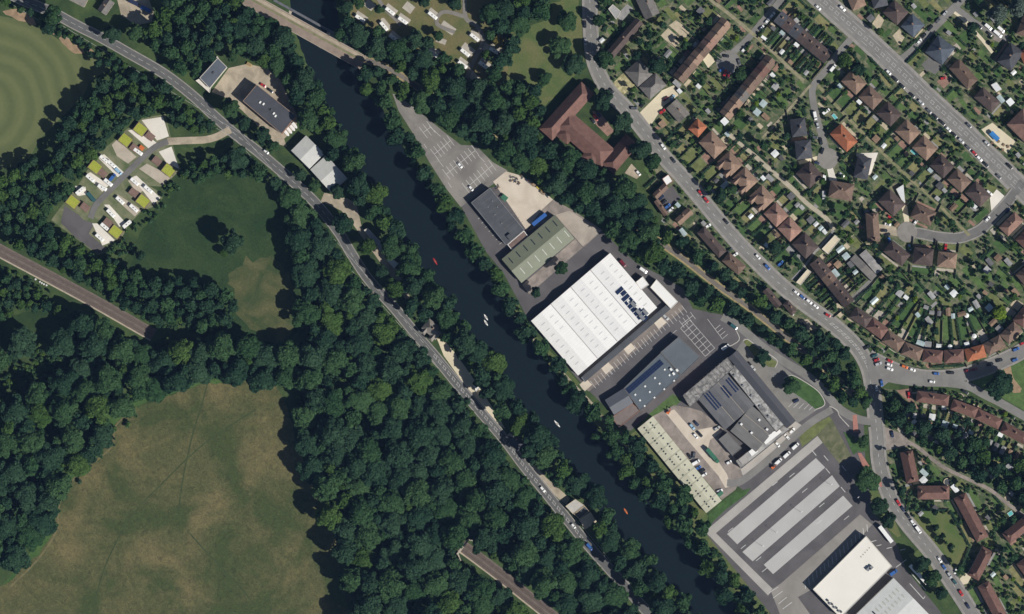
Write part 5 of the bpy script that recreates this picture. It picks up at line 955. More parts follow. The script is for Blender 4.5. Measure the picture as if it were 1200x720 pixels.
for (x, y, a_, lb) in ((122, 186.5, 40, 'behind the planted roof of the caravan cluster'), (131, 192.5, 40, 'second along the northern pitch'), (127, 214, 40, 'beside the site road by blue lorry'), (106, 209, 40, 'against the site fence'), (120, 220, 30, 'at the foot of the fenced pitch'), (158, 213, 40, 'at the roadside end of the east pitch'), (174, 222, 40, 'behind the east planted roof'), (141, 235, 42, 'on the tan pitch beside site road'), (157, 244, 42, 'second on the tan pitch'), (130, 250, 45, 'along the hedge of south pitch'), (149, 263, -40, 'at the outer corner of south pitch'), (123, 266, 40, 'beside the south planted roof'), (117, 278.5, 40, 'next to dark tarmac'), (94, 224, -40, 'against fence beside green tarpaulin'), (162, 178, 35, 'beside orange crate on north pitch')):
    caravan((x, y), a_, 'white caravan '+lb+' on travellers site', 'caravans on the travellers site', 6.6, 2.4)
van((139, 201), 45, 'light blue', 'light blue pickup van on the north travellers pitch', 'vans'); van((132, 208), -50, 'blue', 'blue van between caravans beside site road', 'vans')
# containers, skips, tarpaulins
def container(p, ang, L_, label, col, h=2.6, w=2.4):
    o = root('container', X(p[0], p[1], top_z(*p)), -math.radians(ang), label, 'container'); m_ = mat('container_'+col.replace(' ', '_'), CARC[col], 0.6, 0.1, 0.5)
    MB().box(0, 0, 0.02, L_, w, h).build('body', m_, o); mb = MB()
    for i in range(int(L_/0.6)): mb.box(-L_/2+0.3+i*0.6, 0, h+0.02, 0.22, w-0.1, 0.05)
    mb.build('roof_corrugation', m_, o); MB().box(L_/2+0.03, 0, 0.15, 0.05, w-0.3, h-0.3).build('door', m_, o)
container((171, 11), 25, 6.5, 'bright blue container in the top roadside yard', 'blue'); container((157, 3.5), 25, 6.5, 'dark blue container in the top roadside yard', 'dark blue'); container((843, 579.5), -40, 5, 'green container at the end of the cream shed', 'green', 2.2); container((591, 232), 40, 4.0, 'turquoise covered pile beside the dark office block', 'green', 1.8, 3.4); container((107, 231), 50, 7, 'dark teal tarpaulined trailer on the fenced pitch', 'teal', 2.0)
container((166, 173.5), 40, 3.0, 'orange crate beside caravan on north pitch', 'orange', 1.6, 2.6)
aw = root('awning', X(1165, 160, 0.1), -math.radians(45), 'bright blue awning over the cream pub terrace', 'awning'); MB().add([(-3.4, -1.6, 2.3), (3.4, -1.6, 2.3), (3.4, 1.6, 2.3), (-3.4, 1.6, 2.3), (-3.4, 0, 3.0), (3.4, 0, 3.0)], [(0, 1, 5, 4), (2, 3, 4, 5), (1, 2, 5), (3, 0, 4)]).build('canopy', mat('awning_blue', (0.04, 0.20, 0.50), 0.7, 0.05, 0.5), aw)
for x in (-3.2, 3.2):
    for y in (-1.5, 1.5): MB().cyl(x, y, 0, 0.06, 2.35, 8).build('post', metal_g, aw)
wood = mat('bench_wood', (0.22, 0.15, 0.09), 0.8, 0.15, 1.0)
TB = MB().box(0, 0, 0.7, 1.8, 0.8, 0.06).mesh('table_top', wood); BN = MB().box(0, 0, 0.42, 1.8, 0.28, 0.05).mesh('bench_seat', wood); LG = MB().box(0, 0, 0, 0.1, 1.4, 0.42).mesh('leg_frame', wood)
for i, (x, y) in enumerate(((1163, 168), (1170, 166), (1176, 170), (1168, 173), (1175, 176), (1181, 172))):
    o = link('picnic_table', TB); o.location = X(x, y, top_z(x, y)); o.rotation_euler = (0, 0, i*0.4); tag(o, 'brown wooden picnic table on the cream pub terrace', 'table', 'picnic tables on the pub terrace')
    for s in (-1, 1): b = link('bench_seat', BN, o); b.location = (0, s*0.75, 0); g = link('leg_frame', LG, o); g.location = (s*0.7, 0, 0)
# rowing boats on the river
def boat(p, ang, L_, col, label):
    o = root('rowing_boat', X(p[0], p[1], WZ-0.05), -math.radians(ang), label, 'boat'); m_ = mat('boat_'+col, CARC[col], 0.4, 0.05, 1.0)
    n = 9; hl = []; 
    for s in np.linspace(-1, 1, n): w = 0.45*math.sqrt(max(0.02, 1-s*s*0.98)); hl.append([(s*L_/2, -w, 0.32), (s*L_/2, -w*0.6, 0.0), (s*L_/2, w*0.6, 0.0), (s*L_/2, w, 0.32), (s*L_/2, w*0.7, 0.30), (s*L_/2, -w*0.7, 0.30)])
    b = MB(); loft(b, hl); b.build('hull', m_, o); MB().box(0, 0, 0.3, L_*0.3, 0.42, 0.06).build('seat', wood, o)
    for s in (-1, 1): MB().box(-0.3, s*0.62, 0.36, 1.9, 0.06, 0.05, 0, s*0.22).build('oar', m_, o)
boat((510, 306.5), 60, 5.2, 'red', 'small red rowing boat on the river below riverside office yards'); boat((569.5, 372), 58, 4.6, 'white', 'white rowing boat, the one upstream of two side by side on the river'); boat((569.5, 378.5), 58, 4.6, 'white', 'white rowing boat, the one downstream of two side by side on the river'); boat((653, 497), 50, 5.8, 'white', 'longest white rowing boat alone on the river'); boat((733.5, 599.5), 58, 4.6, 'orange', 'slim orange rowing boat near the river bend by boat club')
# lamp posts in the striped car park
for (x, y) in ((909, 624), (938, 600), (973, 568), (1004, 583), (893, 640)):
    o = root('lamp_post', X(x, y, 0.18), 0.7, 'slim grey lamp post in the striped car park', 'lamp post', 'car park lamp posts'); MB().cyl(0, 0, 0, 0.11, 7.5, 8, 0, 0.07).build('pole', metal_g, o); MB().box(0.6, 0, 7.45, 1.3, 0.25, 0.12).build('lamp_head', white_p, o)

# small loose things
bag_m = mat('bag_white', (0.75, 0.75, 0.73), 0.9, 0.06, 1.0)
BAG = MB().box(0, 0, 0, 1.1, 1.1, 0.9, 0, 0, 0.86).mesh('bulk_bag', bag_m); BAGL = MB().box(0, 0, 0.88, 0.5, 0.12, 0.12).mesh('strap', tyre)
for (x, y) in ((46.9, 330.4), (49.1, 331.9), (51.6, 333.2), (54.6, 334.5), (41.8, 327.5)):
    o = link('bulk_bag', BAG); o.location = X(x, y, 0.06); o.rotation_euler = (0, 0, 0.4); tag(o, 'white bulk bag standing beside the railway ballast', 'bag', 'bulk bags by the railway'); link('strap', BAGL, o)
def skip(p, ang, col, label):
    o = root('skip', X(p[0], p[1], top_z(*p)), -math.radians(ang), label, 'skip'); m_ = mat('skip_'+col, CARC[col], 0.6, 0.15, 1.0)
    MB().box(0, 0, 0, 2.6, 1.6, 1.3, 0, 0, 1.28).build('hopper', m_, o); MB().box(0, 0, 1.24, 3.0, 1.8, 0.12).build('load', dirt, o)
    for s_ in (-1, 1): MB().box(0, s_*1.05, 0.6, 0.2, 0.16, 0.5).build('lug', m_, o)
skip((620.5, 213), 40, 'blue', 'blue skip at the wood edge of the concrete yard'); skip((625, 216.5), 40, 'grey', 'dark skip beside blue one on the concrete yard'); skip((636, 226), 40, 'grey', 'dark skip beyond yellow digger on the concrete yard'); skip((292, 76), 30, 'yellow', 'yellow skip at the back of riverside gravel yard')
for i, (x, y, a_, w) in enumerate(((600, 207, 40, 5), (605, 210, 10, 4), (608, 214, 70, 4.5), (604, 213, -20, 3), (599, 211, 80, 3), (583, 219, 40, 4), (612, 207, 20, 3))):
    o = root('scrap_pile', X(x, y, top_z(x, y)), i*0.9, 'grey heap of pallets and scrap on the concrete yard', 'scrap pile', 'scrap heaps on the concrete yard'); mm_ = random.choice((metal_g, wood, white_p))
    for k in range(7): MB().box(random.uniform(-1.2, 1.2), random.uniform(-0.8, 0.8), 0.0, random.uniform(0.8, w*S), random.uniform(0.1, 0.6), random.uniform(0.2, 1.0), 0, random.uniform(0, 3)).build('pallet', random.choice((metal_g, wood, felt_d)), o)
for (x, y, a_) in ((336, 156.5, -40), (339.5, 153.5, -40), (343, 150.5, -40), (345.5, 147.5, -40)):
    o = root('covered_boat', X(x, y, top_z(x, y)+0.25), -math.radians(a_+90), 'white covered boat stored beside tall dark office', 'boat', 'boats stored by the dark office'); n = 7; hl = []
    for s_ in np.linspace(-1, 1, n): w_ = 0.95*math.sqrt(max(0.05, 1-max(0, s_)**2*0.95)); hl.append([(s_*2.3, -w_, 0.75), (s_*2.3, -w_*0.5, 0.0), (s_*2.3, w_*0.5, 0.0), (s_*2.3, w_, 0.75), (s_*2.3, 0, 1.0)])
    b_ = MB(); loft(b_, hl); b_.build('hull', white_p, o); MB().box(-0.6, 0, -0.26, 0.3, 1.6, 0.28).box(1.0, 0, -0.26, 0.3, 1.2, 0.28).build('cradle', metal_g, o)
o = root('trampoline', X(1110, 565, 0.06), 0, 'round trampoline with pale rim on lawn beside wooded lane', 'trampoline'); MB().cyl(0, 0, 0.8, 1.9, 0.06, 20).build('mat', felt_d, o)
rg = MB(); rr = [(2.2*math.cos(t), 2.2*math.sin(t)) for t in np.linspace(0, 6.283, 20, endpoint=False)]
for i in range(20): p_, q_ = rr[i], rr[(i+1) % 20]; rg.box((p_[0]+q_[0])/2, (p_[1]+q_[1])/2, 0.82, 0.8, 0.5, 0.07, 0, math.atan2(q_[1]-p_[1], q_[0]-p_[0]))
rg.build('rim_pad', gravel_c, o)
for k in range(4): MB().cyl(1.9*math.cos(k*1.571), 1.9*math.sin(k*1.571), 0, 0.05, 0.82, 6).build('leg', metal_g, o)
for (x, y, lb) in ((1132.5, 370, 'white round parasol in a long crescent garden near lime tree'), (1141.5, 394, 'white round parasol close behind the orange-roofed crescent pair'), (1113, 406.5, 'white round parasol close behind crescent pair with red-brown roof')):
    o = root('parasol', X(x, y, top_z(x, y)), 0, lb, 'parasol', 'garden parasols'); MB().cyl(0, 0, 2.1, 1.5, 0.55, 12, 0, 0.08).build('canopy', white_p, o); MB().cyl(0, 0, 0, 0.04, 2.3, 8).build('pole', metal_g, o); MB().cyl(0, 0, 0, 0.3, 0.1, 10).build('base', felt_g, o)
pw = mat('pool_turquoise', (0.12, 0.45, 0.45), 0.15, 0.05, 0.5)
for (x, y, a_, w, d, lb) in ((978, 137, 48, 7, 4, 'small turquoise pool beside the grassy alley'), (1072, 179, 42, 11, 5, 'long turquoise pool behind tan semis on main road'), (1125, 74, 45, 6, 5, 'small turquoise pool on pale patio behind brown house'), (1184, 602, -35, 6, 5, 'pale blue pool at the end of wooded lane')):
    o = root('garden_pool', X(x, y, max(0.06, top_z(x, y))), -math.radians(a_), lb, 'pool'); raster(rect(x, y, w+1, d+1, a_), 1); MB().box(0, 0, 0, w*S, d*S, 0.55).build('pool_wall', white_p, o); MB().box(0, 0, 0.552, w*S-0.3, d*S-0.3, 0.01).build('water', pw, o)
# ---------------------------------------------------------------- leaves
def quads_mesh(name, C, Nn, sz, tint, m):
    """one leaf-clump quad per centre, facing its normal"""
    n = len(C); Nn = Nn/(np.linalg.norm(Nn, axis=1)[:, None]+1e-9); rv = rng.normal(size=(n, 3)); U = np.cross(Nn, rv); U /= np.linalg.norm(U, axis=1)[:, None]+1e-9; Wv = np.cross(Nn, U)
    s = sz[:, None]/2; asp = rng.uniform(0.6, 1.0, (n, 1))
    V = np.stack([C-U*s-Wv*s*asp, C+U*s-Wv*s*asp*0.6, C+U*s*0.9+Wv*s*asp, C-U*s*0.7+Wv*s*asp], 1).reshape(-1, 3)
    me = bpy.data.meshes.new(name); me.vertices.add(4*n); me.vertices.foreach_set('co', V.astype(np.float32).ravel()); me.loops.add(4*n); me.loops.foreach_set('vertex_index', np.arange(4*n, dtype=np.int32))
    me.polygons.add(n); me.polygons.foreach_set('loop_start', np.arange(0, 4*n, 4, dtype=np.int32)); me.update(calc_edges=True)
    at = me.attributes.new('tint', 'FLOAT', 'FACE'); at.data.foreach_set('value', np.clip(tint, 0, 1).astype(np.float32))
    for mm_ in (m if isinstance(m, list) else [m]): me.materials.append(mm_)
    return me
def crown_pts(R, H, base, n, lobes, seed, conif=False):
    """leaf positions on the outside of many lobes: uneven outline, gaps between clumps"""
    g = np.random.default_rng(seed); L_ = []
    cz = (H+base)/2; rz = (H-base)/2
    for i in range(lobes):
        d = g.normal(size=3); d /= np.linalg.norm(d); d[2] = abs(d[2])*1.0-0.25
        f = g.uniform(0.40, 0.84); p = np.array([d[0]*R*f, d[1]*R*f, cz+d[2]*rz*0.72]); r = R*g.uniform(0.17, 0.34)
        if conif: k = g.uniform(0, 1); t = g.uniform(0, 6.283); p = np.array([math.cos(t)*R*0.7*(1-k), math.sin(t)*R*0.7*(1-k), base+k*(H-base)*0.95]); r = R*0.34*(1.1-0.75*k)
        L_.append((*p, r))
    L_.append((0, 0, cz+rz*0.35, R*0.48)); L_ = np.array(L_)
    w = L_[:, 3]**2; idx = g.choice(len(L_), n*2, p=w/w.sum()); D = g.normal(size=(n*2, 3)); D /= np.linalg.norm(D, axis=1)[:, None]
    D[:, 2] = np.where(D[:, 2] < -0.35, -D[:, 2], D[:, 2]); P = L_[idx, :3]+D*L_[idx, 3:4]*g.uniform(0.78, 1.06, (n*2, 1))*np.array([1, 1, 0.85])
    dist = np.linalg.norm(P[:, None, :]-L_[None, :, :3], axis=2)/L_[None, :, 3]; dist[np.arange(n*2), idx] = 9
    ok = dist.min(1) > 0.72; P, D, idx = P[ok][:n], D[ok][:n], idx[ok][:n]
    tint = g.uniform(0, 1, len(L_))[idx]*0.5+g.uniform(0, 0.5, len(P))**1.0; return P, D+g.normal(0, 0.6, D.shape), tint
LM = [leaf_mat('leaf_dark', (0.019, 0.053, 0.030), (0.062, 0.115, 0.062)), leaf_mat('leaf_mid', (0.027, 0.072, 0.031), (0.082, 0.150, 0.062)), leaf_mat('leaf_bright', (0.040, 0.09, 0.025), (0.105, 0.175, 0.05)), leaf_mat('leaf_yellow', (0.24, 0.20, 0.05), (0.34, 0.28, 0.08)), leaf_mat('leaf_lime', (0.13, 0.22, 0.025), (0.20, 0.29, 0.04)), leaf_mat('leaf_blue', (0.09, 0.13, 0.105), (0.17, 0.22, 0.175))]
TONE = ['dark green', 'mid-green', 'bright green', 'yellow', 'lime green', 'grey-blue']
CROWN = {}
for tone in range(6):
    for v in range(5 if tone < 2 else (3 if tone == 2 else 1)):
        P, D, t = crown_pts(6.0, 15.0, 1.4, 4600, 36, 100*tone+v); CROWN[(tone, v)] = quads_mesh('crown', P, D, rng.uniform(0.5, 1.05, len(P)), t, LM[tone])
bark = mat('bark', (0.10, 0.075, 0.055), 0.95, 0.25, 2.0)
def tube(mb, a_, b_, r0, r1, n=7):
    a_, b_ = Vector(a_), Vector(b_); d = (b_-a_).normalized(); u = d.orthogonal().normalized(); w = d.cross(u); k = len(mb.v)
    for (c, r) in ((a_, r0), (b_, r1)):
        for i in range(n): t = 2*math.pi*i/n; mb.v.append(tuple(c+u*r*math.cos(t)+w*r*math.sin(t)))
    for i in range(n): mb.f.append((k+i, k+(i+1) % n, k+n+(i+1) % n, k+n+i)); mb.m.append(0)
tb = MB(); tube(tb, (0, 0, -0.4), (0, 0, 5.5), 0.42, 0.30); tube(tb, (0, 0, 5.5), (0.3, 0.2, 12), 0.30, 0.08)
for i in range(6): t = i*1.05; tube(tb, (0, 0, 4.5+i*0.7), (3.4*math.cos(t), 3.4*math.sin(t), 8.5+i*0.6), 0.17, 0.05, 5)
TRUNK = tb.mesh('trunk', bark)
NT = [0]
def tree(px, py, r, tone, label, group, hs=1.0, name='broadleaf_tree'):
    """r crown radius in px"""
    k = r*S/6.0; v = NT[0] % (5 if tone < 2 else (3 if tone == 2 else 1)); NT[0] += 1
    z = gz(px, py); kz = hs*max(0.5, min(1.38, 0.4+0.88*k))
    o = link(name, None); o.location = X(px, py, z); o.rotation_euler = (0, 0, random.uniform(0, 6.28)); o.scale = (k, k, kz); tag(o, label, 'tree', group)
    link('crown', CROWN[(tone, v)], o); link('trunk', TRUNK, o)

# ---------------------------------------------------------------- landmarks that place a thing in words
LMK = [(543, 640, 'tunnel mouth'), (558, 455, 'roadside kiosk'), (507, 386, 'stone cottage'), (605, 516, 'dark roadside house'), (680, 600, 'boat club'), (335, 450, 'meadow top corner'), (355, 540, 'meadow flank'), (400, 640, 'meadow lower edge'), (410, 715, 'meadow foot'), (385, 210, 'boat sheds'), (415, 250, 'second gravel yard'), (450, 290, 'narrow boathouse'), (165, 385, 'railway bend'), (70, 330, 'open railway'), (95, 270, 'tarmac pitch'), (150, 160, 'planted roofs'), (130, 470, 'meadow upper path'), (60, 610, 'meadow west edge'), (20, 520, 'western shade'), (230, 440, 'meadow north edge'), (290, 350, 'pale field'), (357, 36, 'old bridge'), (420, 74, 'bridge landing'), (300, 120, 'tall dark office'), (470, 120, 'car park tip'), (530, 220, 'lined car park'), (580, 290, 'dark office block'), (620, 350, 'green warehouse'), (650, 410, 'white hall'), (715, 490, 'rooflight works'), (790, 560, 'cream shed'), (860, 650, 'striped car park'), (910, 710, 'cream store'), (540, 60, 'caravan pads'), (470, 30, 'motorhome lane'), (620, 70, 'sunny parkland'), (690, 160, 'care home'), (640, 200, 'concrete yard'), (780, 235, 'courtyard block'), (850, 300, 'red-brown pair'), (905, 350, 'low dark house'), (900, 415, 'estate islands'), (985, 440, 'road bend'), (450, 420, 'wood heart'), (480, 520, 'wood slope'), (570, 590, 'wood south'), (640, 680, 'southern railway'), (400, 340, 'hatched road bend'), (380, 300, 'field corner'), (1050, 480, 'crescent junction'), (1110, 520, 'wooded lane'), (1180, 560, 'lane end'), (60, 200, 'mown field shade'), (110, 130, 'mown field corner'), (180, 110, 'main road bend'),
       (850, 75, 'parking court'), (800, 60, 'western terrace'), (880, 110, 'eastern terrace'), (940, 45, 'dark terrace'), (970, 186, 'first turning circle'), (1063, 272, 'second turning circle'), (1150, 265, 'bend road'), (1100, 50, 'slate-blue house'), (1165, 160, 'pub terrace'), (870, 190, 'upper back lane'), (930, 250, 'lower back lane'), (1015, 110, 'upper main road'), (1060, 150, 'middle main road'), (1120, 205, 'lower main road'), (1030, 360, 'crescent start'), (1090, 380, 'crescent middle'), (1150, 380, 'crescent end'), (1000, 320, 'brown terrace'), (1130, 330, 'overgrown gardens'), (1080, 560, 'green-side blocks'), (1150, 610, 'longest block'), (1150, 680, 'green corner'), (750, 90, 'grey bungalows'), (740, 30, 'long narrow building'), (1190, 350, 'lime tree'), (1150, 490, 'long pairs'), (1180, 30, 'cedars'), (920, 150, 'walled alley')]
LMA = np.array([(l[0], l[1]) for l in LMK])
def near_lm(x, y): return LMK[int(np.argmin(np.hypot(LMA[:, 0]-x, LMA[:, 1]-y)))][2]
# ---------------------------------------------------------------- gardens laid out behind and before the houses
HEDGE = {}
for Lh in (4, 8, 16, 26):
    n = int(Lh*46); u = rng.uniform(-0.5, 0.5, n)*Lh; sd = rng.integers(0, 4, n); y = np.where(sd == 0, -0.55, np.where(sd == 1, 0.55, rng.uniform(-0.55, 0.55, n))); z = np.where(sd < 2, rng.uniform(0, 1.7, n), 1.65+rng.normal(0, 0.12, n))
    D = np.stack([rng.normal(0, 0.3, n), np.where(sd == 0, -1, np.where(sd == 1, 1, 0))+rng.normal(0, 0.3, n), np.where(sd < 2, 0.3, 1)+rng.normal(0, 0.3, n)], 1)
    HEDGE[Lh] = quads_mesh('hedge', np.stack([u, y+rng.normal(0, 0.1, n), z], 1), D, rng.uniform(0.3, 0.55, n), rng.uniform(0, 1, n), LM[0])
fence_m = [mat('fence_timber', (0.20, 0.14, 0.09), 0.9, 0.2, 0.6), mat('fence_grey', (0.26, 0.245, 0.22), 0.9, 0.15, 0.6)]
FEN = {}
for k in range(2):
    for Lf in (4, 8, 16, 26):
        mb = MB().box(0, 0, 0.1, Lf, 0.06, 1.6)
        for i in range(int(Lf/2)+1): mb.box(-Lf/2+i*2, 0, 0, 0.12, 0.14, 1.8)
        FEN[(k, Lf)] = mb.mesh('fence', fence_m[k])
NF = {'fence': 0, 'hedge': 0, 'shed': 0}
def boundary(p, q, where, kind=None):
    p, q = np.array(p), np.array(q); d = q-p; l = np.hypot(*d)*S
    if l < 2.5: return
    kind = kind or ('hedge' if random.random() < 0.5 else 'fence')
    if NF[kind] >= 290: return
    NF[kind] += 1; Lh = min((4, 8, 16, 26), key=lambda s: abs(s-l)); c = (p+q)/2
    if occ_at(*c) & 11: return
    if kind == 'hedge': o = link('garden_hedge', HEDGE[Lh]); tag(o, 'clipped green hedge %s, near %s' % (where, near_lm(*c)), 'hedge', 'garden hedges '+where)
    else: k = random.randint(0, 1); o = link('garden_fence', FEN[(k, Lh)]); tag(o, '%s timber garden fence %s, near %s' % (('brown', 'grey')[k], where, near_lm(*c)), 'fence', 'garden fences '+where)
    o.location = X(*c, 0.03); o.rotation_euler = (0, 0, math.atan2(-d[1], d[0])); o.scale = (l/Lh, 1, 1)
shed_ms = [mat('shed_felt', (0.11, 0.11, 0.115), 0.9, 0.2, 1, obj_rand=0.3), mat('shed_grey', (0.30, 0.30, 0.30), 0.8, 0.15, 1, obj_rand=0.3), mat('shed_white', (0.66, 0.68, 0.68), 0.6, 0.05, 1, obj_rand=0.15), mat('shed_timber', (0.22, 0.15, 0.10), 0.9, 0.2, 1, obj_rand=0.3), mat('shed_glass', (0.38, 0.46, 0.47), 0.3, 0.1, 1)]
shed_n = ['dark felt-roofed', 'grey-roofed', 'white-roofed', 'brown timber', 'pale glass']
SHED = {}
for k in range(5):
    for j, (w, d, h, rs) in enumerate(((3.2, 2.4, 2.0, 0.5), (5.4, 3.0, 2.2, 0.7), (4.2, 4.0, 2.3, 0.35))):
        SHED[(k, j)] = (MB().box(0, 0, 0, w-0.2, d-0.2, h, 0).mesh('shed_wall', fence_m[0] if k not in (2, 4) else white_p), hip(MB(), w-0.2, d-0.2, h-0.03, rs, 0.15, 0.02).mesh('shed_roof', shed_ms[k]), MB().box(w*0.15, -(d-0.2)/2-0.03, 0.05, 0.8, 0.05, 1.8).mesh('shed_door', doorm))
def shed(px, py, ang, where, k=None):
    if NF['shed'] >= 190: return
    k = random.choices(range(5), (5, 4, 2, 3, 2))[0] if k is None else k; j = random.choices((0, 1, 2), (3, 2, 2))[0]; w = (5.8, 9.8, 7.6)[j]; d = (4.4, 5.5, 7.3)[j]; q = rect(px, py, w, d, ang)
    if not free_poly(q, 27): return
    NF['shed'] += 1; raster(q, 2); o = link('garden_shed' if k != 4 else 'greenhouse', SHED[(k, j)][0]); o.location = X(px, py, top_z(px, py)); o.rotation_euler = (0, 0, -math.radians(ang)); tag(o, '%s %s in a garden %s, near %s' % (shed_n[k], 'shed' if k != 4 else 'greenhouse', where, near_lm(px, py)), 'shed' if k != 4 else 'greenhouse', 'garden sheds '+where)
    link('roof', SHED[(k, j)][1], o); link('door', SHED[(k, j)][2], o)
def plots(c, w, d, ang, side, depth, units, where, back, taper=1.0):
    t = math.radians(ang); ux = np.array([math.cos(t), math.sin(t)]); uy = np.array([-math.sin(t), math.cos(t)])*side; c = np.array(c)
    for i in range(units+1):
        x = (i/units-0.5)*(w+3); p = c+ux*x+uy*(d/2+1); q = c+ux*x*taper+uy*(d/2+depth)
        if i < units or units == 1: boundary(p, q, where)
        if i == units: break
        x2 = x+(w+3)/units; xm = (x+x2)/2; uw = (w+3)/units
        P = lambda fx, fy: tuple(c+ux*((x+uw*fx)*(1+(taper-1)*fy))+uy*(d/2+1.2+(depth-1.5)*fy))
        l0 = random.uniform(0.15, 0.35) if back else random.uniform(0.05, 0.4); l1 = random.uniform(0.72, 0.98)
        q_ = [P(0.08, l0), P(0.9, l0), P(0.9, l1), P(0.08, l1)]
        if free_poly(q_, 27) and random.random() < 0.85: sheet('lawn', q_, lawn_ms[random.choices(range(4), (4, 4, 2, 3))[0]], 0.055, 4)
        q_ = [P(0.08, 0.0), P(0.9, 0.0), P(0.9, l0*0.85), P(0.08, l0*0.85)]
        if free_poly(q_, 27) and random.random() < (0.8 if back else 0.55): sheet('patio', q_, random.choice(patio_ms), 0.1, 4)
        if back and depth > 14 and random.random() < 0.75: p = P(random.choice((0.3, 0.7)), random.uniform(0.78, 0.98)); shed(p[0], p[1], ang+random.choice((0, 90)), where)
        if back and random.random() < 0.18: p = P(0.5, 0.08); shed(p[0], p[1], ang, where, random.choice((1, 2, 4)))
RULES = [('tan back lane', -1, 19, 28, 2), ('semi-detached pair, .* wide main road', 1, 26, 13, 2), ('curved crescent', -1, 50, 6, 2), ('below the crescent junction', 1, 19, 6, 4), ('row west of parking court', 1, 26, 15, 1), ('row east of parking court', -1, 20, 12, 1), ('dark row behind', 1, 26, 15, 1), ('brown row above', -1, 27, 16, 1)]
import re
for (lb, grp, c, w, d, ang) in HL:
    done = False
    for (pat, side, bd, fd, u) in RULES:
        if re.search(pat, lb):
            where = {'tan back lane': 'of the tan back lane', 'curved crescent': 'of the curved crescent'}.get(pat, 'of the wide main road semis' if 'semi' in pat else 'of the '+pat.replace('row west', 'western row').replace('row east', 'eastern row'))
            where = where.replace('of the below the crescent junction', 'below the crescent junction').replace('dark row behind', 'dark terraced row').replace('brown row above', 'brown terraced row')
            plots(c, w, d, ang, side, bd, u, where, True, 0.62 if 'crescent' in pat and side < 0 else 1.0); plots(c, w, d, ang, -side, fd, u, where, False); done = True; break
    if not done and grp in ('houses on the side streets', NE):
        for sd in (-1, 1): plots(c, w, d, ang, sd, 12, 2 if max(w, d) > 30 else 1, 'of the side-street houses', sd > 0)
# leftover garden ground: lawns, paving, sheds
resPts = []
for poly, n in ((resA, 4200), (resB, 1200), (resC, 500)):
    xs = [p[0] for p in poly]; ys = [p[1] for p in poly]
    for _ in range(n):
        x, y = random.uniform(max(-5, min(xs)), min(1205, max(xs))), random.uniform(max(-5, min(ys)), min(725, max(ys)))
        if inpoly(np.array([x]), np.array([y]), poly)[0]: resPts.append((x, y))
for (x, y) in resPts[::2]:
    q = rect(x, y, random.uniform(9, 20), random.uniform(5, 10), random.choice((43, 47, 50, -43)))
    if free_poly(q, 31):
        sheet('lawn', q, lawn_ms[random.choices(range(4), (4, 4, 2, 4))[0]], 0.055, 4)
        if random.random() < 0.6: boundary(q[0], q[1], 'among the houses', random.choice(('hedge', 'hedge', 'fence')))
for (x, y) in resPts[1::2]:
    t = random.random(); ang = random.choice((43, 47, 50, -43))
    if t < 0.30:
        q = rect(x, y, random.uniform(4, 10), random.uniform(2.5, 5), ang)
        if free_poly(q, 31): sheet('patio', q, random.choice(patio_ms), 0.1, 4)
    elif t < 0.38: shed(x, y, ang, 'among the houses')
hq = [((1048, 596), (1075, 602), 0), ((704, 58), (722, 40), 0)]
for (p, q) in (((787, 172), (812, 150)), ((779, 166), (800, 146)), ((1062, 600), (1068, 574)), ((1048, 560), (1060, 592)), ((1066, 598), (1110, 598)), ((1115, 600), (1136, 640)), ((1136, 642), (1122, 676)), ((705, 62), (730, 32)), ((862, 160), (900, 190)), ((915, 683), (960, 643)), ((960, 643), (1006, 603)), ((1086, 82), (1104, 60)), ((1062, 74), (1098, 38)), ((1060, 60), (1075, 46)), ((1048, 452), (1085, 448)), ((1010, 398), (1035, 412)), ((1095, 430), (1130, 428))):
    boundary(p, q, 'along a street or car park edge', 'hedge')

# ---------------------------------------------------------------- trees
T = []                                     # x, y, r, tone, label, group, height scale
def single(x, y, r, tone, label, hs=1.0): T.append((x, y, r, tone, label, None, hs))
single(274, 283, 14, 0, 'dark round tree standing alone in the lush field', 1.3); single(263, 296, 6, 2, 'small bright shrub-like tree beside the lone dark tree', 0.6); single(166, 300, 6, 0, 'small dark tree at the lush field corner near travellers site', 0.9)
single(658, 315, 8.5, 1, 'round green tree on the apron of green warehouse'); single(628, 342, 6.5, 0, 'smaller green tree at the river end of green warehouse'); single(583, 49, 8, 3, 'yellow-leaved tree in the caravan park', 0.8); single(1170, 367, 9.5, 4, 'bright lime green tree behind the crescent gardens', 0.7)
single(1166, 18, 12, 5, 'grey-blue cedar by the lane above main road', 1.1); single(1192, 9, 13, 5, 'larger grey-blue cedar at the top corner gardens', 1.1); single(1168, 452, 17, 0, 'big dark tree overhanging the crescent fork on the green', 0.95); single(893, 420, 10, 0, 'dark tree on the first estate traffic island', 0.6); single(926, 453, 11, 1, 'round tree on the second estate traffic island', 0.6)
single(1015, 562, 16.5, 1, 'largest round tree beside the striped car park entrance', 0.8); single(1029, 592, 12, 0, 'dark tree on the roadside verge by striped car park'); single(1040, 608, 10, 0, 'second dark tree on the roadside verge by striped car park', 0.9); single(1011, 517, 8, 1, 'small tree on the oval traffic island', 0.7); single(1078, 660, 11, 0, 'dark tree at the store verge beside white trailer'); single(1090, 676, 12, 1, 'green tree in the middle of store verge'); single(1101, 694, 9, 0, 'tree at the tip of store verge', 0.8)
for (x, y) in ((1095, 617), (1103, 628), (1112, 641), (1094, 600)): T.append((x, y, 4.0, 0, 'small dark young tree on the open green', 'young trees on the green', 1.1))
